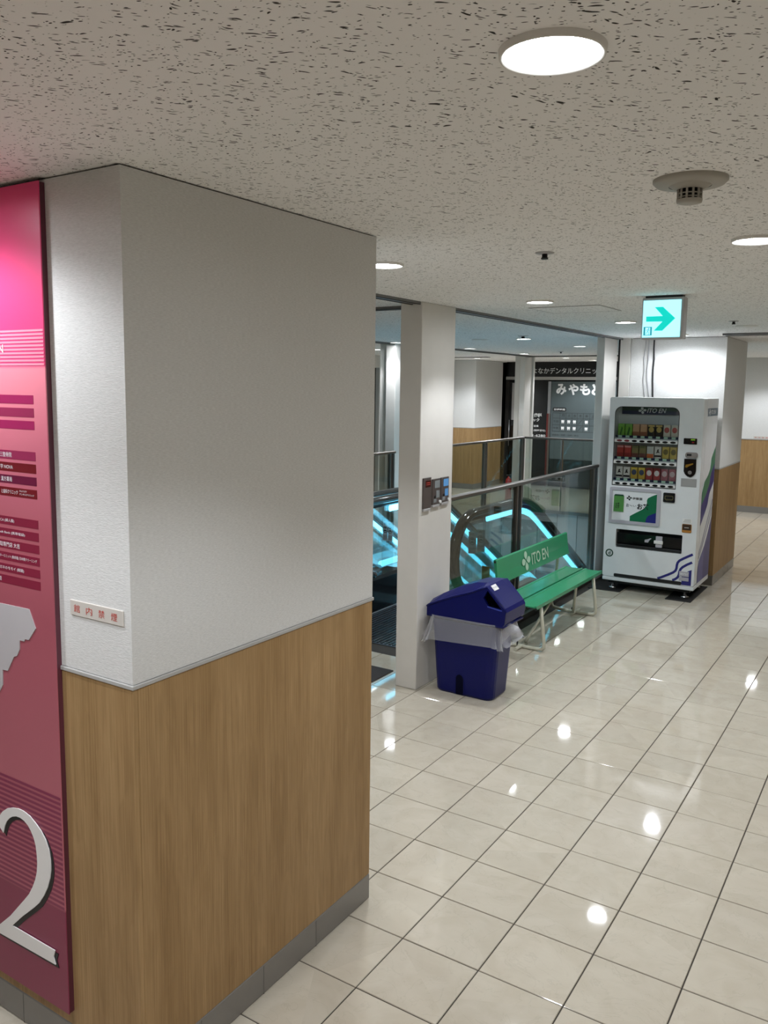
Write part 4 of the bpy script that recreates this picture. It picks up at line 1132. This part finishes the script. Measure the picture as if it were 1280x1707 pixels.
# lid: side plates with scoop openings, skin over the top, dark inside
prof = [(-3.92, 1.66), (-3.92, 1.93), (-3.88, 1.99), (-3.62, 2.15), (-3.24, 2.34), (-2.85, 2.49), (-2.60, 2.52), (-2.52, 2.49), (-2.12, 2.06), (-2.08, 1.98), (-2.10, 1.74), (-2.16, 1.66)]
ly0, ly1 = 8.46, 9.46
lipx = [(-2.50, 2.40), (-2.585, 2.23), (-2.47, 2.06), (-2.16, 2.04)]
near = [(-3.92, 1.66), (-3.92, 1.86), (-3.88, 1.90), (-3.62, 2.02), (-3.24, 2.18), (-2.85, 2.32), (-2.62, 2.43), (-2.515, 2.475), (-2.12, 2.06), (-2.08, 1.98), (-2.10, 1.74), (-2.16, 1.66)]
b = MB()
b.plate(near[::-1], [lipx], front(ly0 + .03), -.06, .0)
b.plate(near[::-1], [lipx], front(ly1), -.06, 0)
n = len(prof); vv = []
for y, pf in ((ly0 + .03, near), (ly0 + .24, prof), (ly1 - .2, prof), (ly1, near)):
    for p in pf: vv.append((p[0], y, p[1]))
b.mesh(vv, [(q * n + i, q * n + i + 1, (q + 1) * n + i + 1, (q + 1) * n + i) for q in range(3) for i in range(n - 1)])
lid = b.build('lid', M['bin'], bn)
MB().box(-3.8, -2.2, ly0 + .2, ly1 - .1, 1.68, 2.0).build('lid_inside', M['bin_dark'], lid)
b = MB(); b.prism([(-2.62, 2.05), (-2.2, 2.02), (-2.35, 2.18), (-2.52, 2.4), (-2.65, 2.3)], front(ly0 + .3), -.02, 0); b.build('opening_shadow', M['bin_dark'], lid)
b = MB(); stripe(b, [(-2.49, 2.065), (-2.32, 2.04), (-2.16, 2.02)], .03, front(ly0 + .03), .006); b.build('opening_lip', mat('blue_lip_highlight', (50, 66, 160), .12), lid)  # lighter blue paints the highlight along the lower lip
b = MB(); b.tube([(u, ly0 + .03, v) for u, v in near[1:8]], .022, 8); b.build('ridge_bead', M['bin'], lid)
b = MB(); b.tube([(-3.915, ly0 + .05, 1.67), (-2.14, ly0 + .05, 1.67), (-2.12, ly1, 1.67)], .028, 8); b.build('skirt_bead', M['bin'], lid)
d = Vector((-2.12 + 2.52, 0, 2.06 - 2.49)).normalized()
O = Vector((-2.50, ly0 + .18, 2.47)); U = Vector((0, 1, 0)); V = -d
b = MB(); b.prism(quad(0, .22, -.13, .0), (O, U, V), .0, .012)
o = b.build('lid_sticker', M['sticker'], lid)
b = MB(); put_text(b, 'ペットボトル', (O, U, V), .02, -.09, .18, .05, .014); b.build('sticker_lettering', M['film_ink'], o)
# small green paper box standing between can and bench leg, white folded leaflet beyond
tag(MB().box(-2.26, -2.16, 9.62, 9.95, 0, 1.25, .01).build('slim_panel', M['pale_green'], org=(-2.2, 9.8, 0)), 'narrow pale green panel standing just behind the trash can', 'panel') if False else None

# ================================================================== COLUMN OPERATION PANELS
PC = right(-4.035)
def op_panel(label, y0, y1, z0, z1, kind):
    r = thing('operation_panel', label, 'control panel', (-4.035, (y0 + y1) / 2, z0), 'shutter control panels on the column')
    MB().box(-4.035, -4.0, y0, y1, z0, z1, .008).build('cover', M['panel_brown'], r)
    P = right(-4.0)
    MB().box(-4.035, -3.985, y0 - .0, y1 - .04, z0 - .05, z0, .005).build('bottom_lip', M['exit_case'], r)
    if kind == 0:
        o = MB().prism(quad(y0 + .08, y1 - .04, z1 - .2, z1 - .06), P, 0, .006).build('red_window', M['panel_red'], r)
        b = MB(); b.flat(quad(y0 + .1, y1 - .07, z1 - .115, z1 - .1), [(0, 1, 2, 3)], P, .008); b.flat(quad(y0 + .1, y1 - .07, z1 - .15, z1 - .14), [(0, 1, 2, 3)], P, .008); b.build('window_print', M['ink_red'], o)
    else:
        c = M['screen_blue'] if kind == 2 else M['notice_grey']
        MB().prism(quad(y0 + .09, y1 - .04, z1 - .2, z1 - .04), P, 0, .006).build('label_card', c, r)
        MB().prism(quad(y0 + .16, y1 - .05, z1 - .42, z1 - .26), P, 0, .006).build('label_card', c, r)
        MB().prism(quad(y0 + .05, y0 + .17, z0 + .05, z0 + .13), P, 0, .006).build('name_card', M['notice_grey'], r)
        MB().lathe([(.03, 0), (.03, .03)], (0, 0, 0), 12).build('tmp', M['white'], r) if False else None
        MB().tube([(-4.0, y1 - .04, z0 + .05), (-3.96, y1 - .04, z0 + .05)], .035, 12).build('key_knob', M['white'], r)
        MB().tube([(-4.0, y0 + .11, z0 + .17), (-3.985, y0 + .11, z0 + .17)], .03, 12).build('key_switch', M['black'], r)
op_panel('left brown panel with a red window on the cream column', 8.39, 8.727, 3.975, 4.639, 0)
op_panel('middle brown panel with grey cards on the cream column', 8.785, 9.138, 4.02, 4.585, 1)
op_panel('right brown panel with blue cards on the cream column', 9.182, 9.54, 4.03, 4.59, 2)

# ================================================================== GUARD RAILS
def rail_y(label, x, ya, yb, posts, z1=4.03):
    r = thing('guard_rail', label, 'railing', (x, (ya + yb) / 2, 0))
    MB().box(x - .085, x + .085, ya, yb, z1 - .11, z1, .02).build('top_rail', M['steel'], r)
    MB().box(x - .06, x + .06, ya, yb, 0, .16).build('base_channel', M['steel'], r)
    edges = [ya] + [p for p in posts] + [yb]
    for p in posts:
        for dy in (-.16, .10):
            MB().box(x - .075, x + .075, p + dy, p + dy + .06, 0, z1 - .1, .008).build('post', M['steel'], r)
    for a, c in zip(edges[:-1], edges[1:]):
        if c - a > .5: MB().box(x - .018, x + .018, a + .17, c - .17, .16, z1 - .1).build('glass_pane', M['glass'], r)
    return r
rail_y('nearest glass guard rail behind the green bench', -4.35, 9.78, 20.92, [14.22, 20.65])
rail_y('far left glass guard rail left of the column beyond the escalators', -12.98, 14.0, 21.85, [14.3, 21.6], 4.0)
rf = rail_y('far left glass guard rail in front of the distant pillar', -12.98, 23.6, 35.2, [23.9, 30.3, 34.9], 4.0)
r = thing('guard_rail', 'glass guard rail across the far end in front of the clinic', 'railing', (-8.8, 35.08, 0))
MB().box(-12.9, -4.5, 34.98, 35.15, 3.89, 4.0, .02).build('top_rail', M['steel'], r)
MB().box(-12.9, -4.5, 35.0, 35.12, 0, .16).build('base_channel', M['steel'], r)
for k in range(1, 4):
    x = -12.9 + 2.1 * k; MB().box(x - .03, x + .03, 35.0, 35.12, 0, 3.9).build('post', M['steel'], r)
for k in range(4): MB().box(-12.85 + 2.1 * k, -10.9 + 2.1 * k, 35.04, 35.08, .16, 3.9).build('glass_pane', M['glass'], r)

# ================================================================== ESCALATORS
SL = math.tan(math.radians(30))
def hand_path():
    p = [(13.55, 1.10)] + [(13.1 + 1.08 * math.cos(math.radians(a)), 2.15 + 1.08 * math.sin(math.radians(a))) for a in range(260, 89, -10)]
    p += [(14.2, 3.23), (15.2, 3.23), (15.9, 3.225), (16.4, 3.19), (16.8, 3.11), (17.2, 2.98), (17.6, 2.78)]
    y = 18.2
    while y < 35.0: p.append((y, 2.35 - SL * (y - 18.35))); y += 1.2
    return p
HP = hand_path()
def deck_z(y):   # top of the inner deck
    f0 = .85
    if y < 16.4: return f0
    if y < 17.6: t = (y - 16.4) / 1.2; return f0 - SL * 1.2 * t * t / 2
    return f0 - SL * .6 - SL * (y - 17.6)
def hand_z(y):
    for (a, za), (c, zc) in zip(HP[18:-1], HP[19:]):
        if a <= y <= c: return za + (zc - za) * (y - a) / (c - a)
    return HP[-1][1]
YL = [12.35, 13, 14, 15, 16, 16.4, 16.8, 17.2, 17.6, 18.4, 20, 22, 24, 26, 28, 30, 32, 34]
def escalator(x0, x1, label):
    r = thing('escalator', label, 'escalator', ((x0 + x1) / 2, 13, 0))
    for x in (x0, x1):
        s = -1 if x == x0 else 1
        MB().tube([(x, y, z) for y, z in HP], .125, 14, sx=1.25, side=(1, 0, 0)).build('handrail', M['rubber'], r)
        # guide under the handrail
        MB().tube([(x, y + (.13 if y < 13.1 else 0), z - (.13 if y > 13 else .0)) for y, z in HP[4:]], .075, 8).build('handrail_guide', M['guide'], r)
        # glass balustrade panes
        cuts = [12.35, 15.0, 17.6, 21, 24.4, 27.8, 31.2, 34.0]
        for a, c in zip(cuts[:-1], cuts[1:]):
            ysx = [a + .02 + (c - a - .04) * k / 8 for k in range(9)]
            def tz(y):
                if y < 13.1: return 2.15 + math.sqrt(max(0, .95 ** 2 - (13.1 - y) ** 2))
                return hand_z(y) - .12
            poly = [(y, deck_z(y)) for y in ysx] + [(y, tz(y)) for y in ysx[::-1]]
            MB().prism(poly, right(x), -.015, .015).build('balustrade_glass', M['esc_glass'], r)
        # LED lines under the handrail and along the deck
        xi = x - s * .07
        pl = [(y, z - .28) for y, z in HP if y > 14.15]
        MB().tube([(xi, 14.1, 2.95)] + [(xi, y, z) for y, z in pl], .095, 8, sx=.35, side=(1, 0, 0)).build('led_strip', M['led'], r)
        MB().tube([(xi - s * .02, y, deck_z(y) + .12) for y in YL[1:] if y > 14.5], .10, 8, sx=.4, side=(1, 0, 0)).build('led_strip', M['led_low'], r)
        # deck: outer and inner cover, skirt
        dk = MB()
        n = len(YL)
        vv = []
        for y in YL:
            z = deck_z(y); zb = min(z - .9, 0) if y > 14 else 0.0
            if y > 17.6: zb = z - 1.6
            for dxx, zz in ((-.32, zb), (-.32, z - .08), (-.22, z), (.22, z), (.32, z - .08), (.32, zb)): vv.append((x + dxx, y, zz))
        fs = []
        for i in range(n - 1):
            for k in range(6): fs.append((i * 6 + k, i * 6 + (k + 1) % 6, (i + 1) * 6 + (k + 1) % 6, (i + 1) * 6 + k))
        fs += [tuple(range(6)), tuple(range((n - 1) * 6 + 5, (n - 1) * 6 - 1, -1))]
        dk.mesh(vv, fs); dk.build('deck', M['deck'], r)
        MB().box(x - .34, x + .34, 12.25, 14.6, 0, 1.08, .08).build('newel_base', M['gloss_black'], r)
        # newel foot: rounded black inlet housing
        MB().tube([(x, 12.55, .0), (x, 12.5, .5), (x, 12.65, .85), (x, 13.0, 1.05), (x, 13.5, 1.1)], [.26, .27, .27, .24, .18], 14, sx=1.2, side=(1, 0, 0)).build('newel_inlet', M['gloss_black'], r)
    # landing plate with grooves, comb plate
    w0, w1 = x0 + .34, x1 - .34
    lp = MB().box(w0 - .2, w1 + .2, 10.6, 14.2, -.06, .01).build('landing_plate', M['plate'], r)
    b = MB(); nx = int((w1 - w0 + .36) / .12)
    for k in range(nx): b.box(w0 - .17 + k * .12, w0 - .17 + k * .12 + .055, 10.66, 14.1, .01, .028)
    o = b.build('landing_rib', M['guide'], lp); o['kind'] = 'stuff'
    MB().box(w0, w1, 14.2, 15.2, -.05, .02).build('comb_plate', M['steel_lt'], r)
    # steps
    sm = None
    for k in range(22):
        y = 15.2 + k * 1.33 * .92
        if y < 16.8: z = 0
        else: z = -SL * (y - 16.8)
        if y > 33.5: break
        if sm is None:
            b = MB(); b.box(w0 + .02, w1 - .02, y, y + 1.25, -.7, z); 
            for q in range(10): b.box(w0 + .1 + q * (w1 - w0 - .2) / 10, w0 + .1 + q * (w1 - w0 - .2) / 10 + .1, y + .02, y + 1.23, z, z + .03)
            sm = b.build('step', M['step'], r); y00 = y
        else:
            o = sm.copy(); COL.objects.link(o); o.parent = r; o.location = (0, (y - y00) * S, z * S); ORG[o.name] = ORG[r.name]
    return r
escalator(-8.45, -5.12, 'right escalator with cyan lit glass sides behind the bench')
escalator(-12.55, -9.2, 'left escalator beside the other, seen left of the cream column')
# acrylic guards with notices
def acrylic(label, x0, x1, y, z0, z1, name='acrylic_guard'):
    r = thing(name, label, 'acrylic guard', ((x0 + x1) / 2, y, z0))
    MB().box(x0, x1, y, y + .02, z0, z1, .004).build('acrylic_sheet', M['acrylic'], r)
    MB().box(x0 + .02, x1 - .02, y - .05, y + .07, z0, z0 + .05).build('acrylic_foot', M['steel_lt'], r)
    return r
def notice(parent, x0, x1, y, z0, z1, mt, ink):
    P = front(y)
    o = MB().prism(quad(x0, x1, z0, z1), P, 0, .01).build('notice', mt, parent)
    w = x1 - x0; h = z1 - z0; cxx = (x0 + x1) / 2; czz = z0 + h * .58
    b = MB()
    put_text(b, '乗降口', P, x0 + w * .2, z1 - h * .16, w * .6, h * .1, .012)
    for k in range(4): b.flat(quad(x0 + w * .12, x1 - w * .12, z0 + h * (.07 + .06 * k), z0 + h * (.09 + .06 * k)), [(0, 1, 2, 3)], P, .012)
    rr = h * .17
    b.plate([(cxx + rr * math.cos(t * math.pi / 12), czz + rr * math.sin(t * math.pi / 12)) for t in range(24)], [[(cxx + rr * .82 * math.cos(t * math.pi / 12), czz + rr * .82 * math.sin(t * math.pi / 12)) for t in range(24)]], P, .01, .013)
    b.prism([(cxx + rr * .45 * math.cos(t * math.pi / 8), czz + rr * .3 + rr * .42 * math.sin(t * math.pi / 8)) for t in range(9)], P, .01, .013)
    b.prism([(cxx - rr * .6, czz - rr * .5), (cxx + rr * .6, czz - rr * .5), (cxx + rr * .35, czz - rr * .05), (cxx - rr * .35, czz - rr * .05)], P, .01, .013)
    b.build('notice_print', ink, o)
r = acrylic('clear acrylic guard with white notices between the two escalator newels', -9.03, -8.62, 14.72, 0.86, 2.75)
notice(r, -8.99, -8.82, 14.72, 1.82, 2.42, M['paperwhite'], M['ink_black']); notice(r, -8.81, -8.64, 14.72, 1.82, 2.42, M['paperwhite'], M['ink_black'])
r = acrylic('clear acrylic guard with two grey notices inside the right escalator side', -7.2, -5.9, 15.9, 0.06, 2.45)
notice(r, -6.62, -6.36, 15.9, 1.5, 2.18, M['notice_grey'], M['film_ink']); notice(r, -6.33, -6.07, 15.9, 1.6, 2.28, M['notice_grey'], M['film_ink'])
r = acrylic('clear acrylic stand with a brown card between guard rail and escalator', -4.78, -4.52, 13.0, 0.0, 3.05, 'acrylic_stand')
MB().box(-4.76, -4.54, 12.97, 13.0, 1.45, 1.85).build('brown_card', M['notice_brown'], r)
MB().box(-4.52, -4.50, 13.0, 13.6, 0.05, 2.9).build('side_sheet', M['acrylic'], r)

# ---- doormat
mx = thing('doormat', 'dark grey floor mat partly hidden behind the large pillar', 'doormat', (-7.3, 8.6, 0))
MB().box(-9.4, -5.08, 8.13, 9.05, .0, .025, .008).build('mat_pile', M['mat_dark'], mx)

# ================================================================== CLINIC SHOPFRONT
YS = 46.5
shop = thing('clinic_front', 'black glazed dental clinic shopfront with white Japanese lettering', 'shopfront', (-13, YS, 0))
P = front(YS)
MB().box(-19.2, -6.5, YS, YS + .4, 7.32, H, .01).build('fascia', M['sign_black'], shop)
b = MB(); put_text(b, 'よなかデンタルクリニック', P, -17.3, 7.52, 4.78, .40, .02, bold=.0); b.build('fascia_lettering', M['sign_letter'], shop)
MB().box(-19.2, -6.5, YS - .05, YS + .2, 7.12, 7.32).build('header_rail', M['edge'], shop)
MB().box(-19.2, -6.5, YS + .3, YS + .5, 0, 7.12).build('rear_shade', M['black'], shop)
MB().box(-17.25, -16.12, YS, YS + .06, .1, 7.12).build('dark_pane', M['shop_glass'], shop)
MB().box(-15.92, -11.5, YS, YS + .06, 1.9, 7.02).build('film_pane', M['shop_film'], shop)
MB().box(-15.92, -11.5, YS, YS + .06, .1, 1.9).build('lower_pane', M['film_low'], shop)
MB().box(-11.4, -6.6, YS, YS + .06, .1, 7.1).build('dark_pane', M['shop_glass'], shop)
MB().box(-16.12, -15.92, YS - .12, YS + .1, 4.9, 7.02).build('bright_post', M['steel_lt'], shop)
MB().box(-16.16, -16.04, YS - .12, YS + .1, 0, 4.9).build('red_post', M['shop_red'], shop)
MB().box(-16.04, -15.92, YS - .12, YS + .1, 0, 4.9).build('steel_post', M['steel'], shop)
MB().box(-11.5, -11.4, YS - .1, YS + .1, 0, 7.12).build('steel_post', M['steel'], shop)
# entrance door on the left
MB().box(-19.2, -18.95, YS - .05, YS + .2, 0, 7.12).build('dark_jamb', M['gap'], shop)
dr = MB().box(-18.9, -18.3, YS, YS + .06, .05, 7.0).build('door_leaf', M['shop_glass'], shop)
MB().box(-18.72, -18.5, YS - .06, YS, 4.4, 6.9).build('door_notice_strip', M['exit_case'], shop)
MB().box(-18.3, -18.1, YS - .1, YS + .1, 0, 7.12).build('white_jamb', M['white'], shop)
MB().box(-18.1, -17.25, YS, YS + .06, .05, 7.0).build('dark_pane', M['shop_glass'], shop)
MB().tube([(-18.85, YS - .1, 2.6), (-18.85, YS - .1, 4.4)], .04, 8).build('door_handle', M['steel_lt'], shop)
# film pane prints
b = MB()
for ch, x in zip('みやもと', (-15.58, -14.76, -13.98, -13.2)): 
    for ddx, ddz in ((-.018, 0), (.018, 0), (0, -.016), (0, .016)): put_text(b, ch, P, x + ddx, 6.16 + ddz, .66, .70, .008 + ddx * .02 + ddz * .03, bold=.024)
b.build('name_lettering', M['film_white'], shop)
o = MB().prism(rrect(-15.79, -14.87, 5.06, 5.31, .08, 3), P, .002, .01).build('hours_label', M['ink_black'], shop)
b = MB(); put_text(b, '診療時間', P, -15.70, 5.12, .75, .13, .014, bold=.01); b.build('hours_lettering', M['film_white'], o)
b = MB()
vx = [-15.78, -15.28, -14.866, -14.45, -14.10, -13.69, -13.26, -12.85]; hz = [4.96, 4.61, 4.165, 3.74]
for x in vx: b.flat(quad(x - .014, x + .014, 3.73, 4.97), [(0, 1, 2, 3)], P, .005)
for z in hz: b.flat(quad(-15.79, -12.85, z - .014, z + .014), [(0, 1, 2, 3)], P, .006)
for z in (4.165, 3.74): stripe(b, [(-14.04, z + .05), (-13.76, z + .38)], .03, P, .005)
b.build('timetable_grid', M['film_ink'], shop)
b = MB()
for ch, x in zip('月火水木金土', [-15.17, -14.75, -14.37, -13.99, -13.57, -13.15]): put_text(b, ch, P, x, 4.69, .2, .2, .006, bold=.02)
put_text(b, '午前', P, -15.72, 4.32, .36, .16, .006, bold=.01); put_text(b, '午後', P, -15.72, 3.88, .36, .16, .006, bold=.01)
put_text(b, '休診日：木曜・日曜・祝日', P, -15.78, 3.44, 1.8, .11, .006, bold=.01)
put_text(b, '土曜は午後のみ診療', P, -15.78, 3.2, 1.5, .1, .006, bold=.01)
b.build('timetable_lettering', M['film_ink'], shop)
TS = .82
tooth = [(-.11, .12), (-.06, .14), (0, .11), (.06, .14), (.11, .12), (.125, .04), (.10, -.05), (.075, -.14), (.04, -.13), (.02, -.04), (-.02, -.04), (-.04, -.13), (-.075, -.14), (-.10, -.05), (-.125, .04)]
for zc in (4.385, 3.95):
    for xc in (-15.07, -14.66, -14.275, -13.475):
        MB().plate([(xc + u * TS, zc + v * TS) for u, v in tooth][::-1], [], P, .003, .01).build('tooth_mark', M['film_white'], shop)
b = MB()
put_text(b, '歯科', P, -17.1, 4.62, .56, .28, .008, bold=.03); put_text(b, 'ック', P, -17.15, 4.34, .44, .22, .008, bold=.02)
put_text(b, '設備', P, -17.1, 3.97, .34, .14, .008, bold=.01); put_text(b, '(随時受付)', P, -17.1, 3.66, .84, .16, .008, bold=.01)
put_text(b, '1-6280', P, -17.15, 3.32, .9, .16, .008, bold=.01)
b.build('door_lettering', M['film_white'], shop)
# reception counter seen low behind the railing
# ---- fire extinguisher
ex = thing('fire_extinguisher', 'red fire extinguisher standing beyond the far railing', 'fire extinguisher', (-15.15, 38.2, 0))
MB().lathe([(.17, 0), (.18, .04), (.18, 1.1), (.15, 1.28), (.06, 1.36), (.06, 1.44)], (-15.15, 38.2, 0), 20).build('cylinder', M['red'], ex)
MB().box(-15.28, -15.02, 38.16, 38.24, 1.44, 1.52, .01).build('lever', M['black'], ex)
MB().tube([(-15.05, 38.2, 1.42), (-14.94, 38.2, 1.2), (-14.95, 38.15, .5)], .025, 8).build('hose', M['black'], ex)
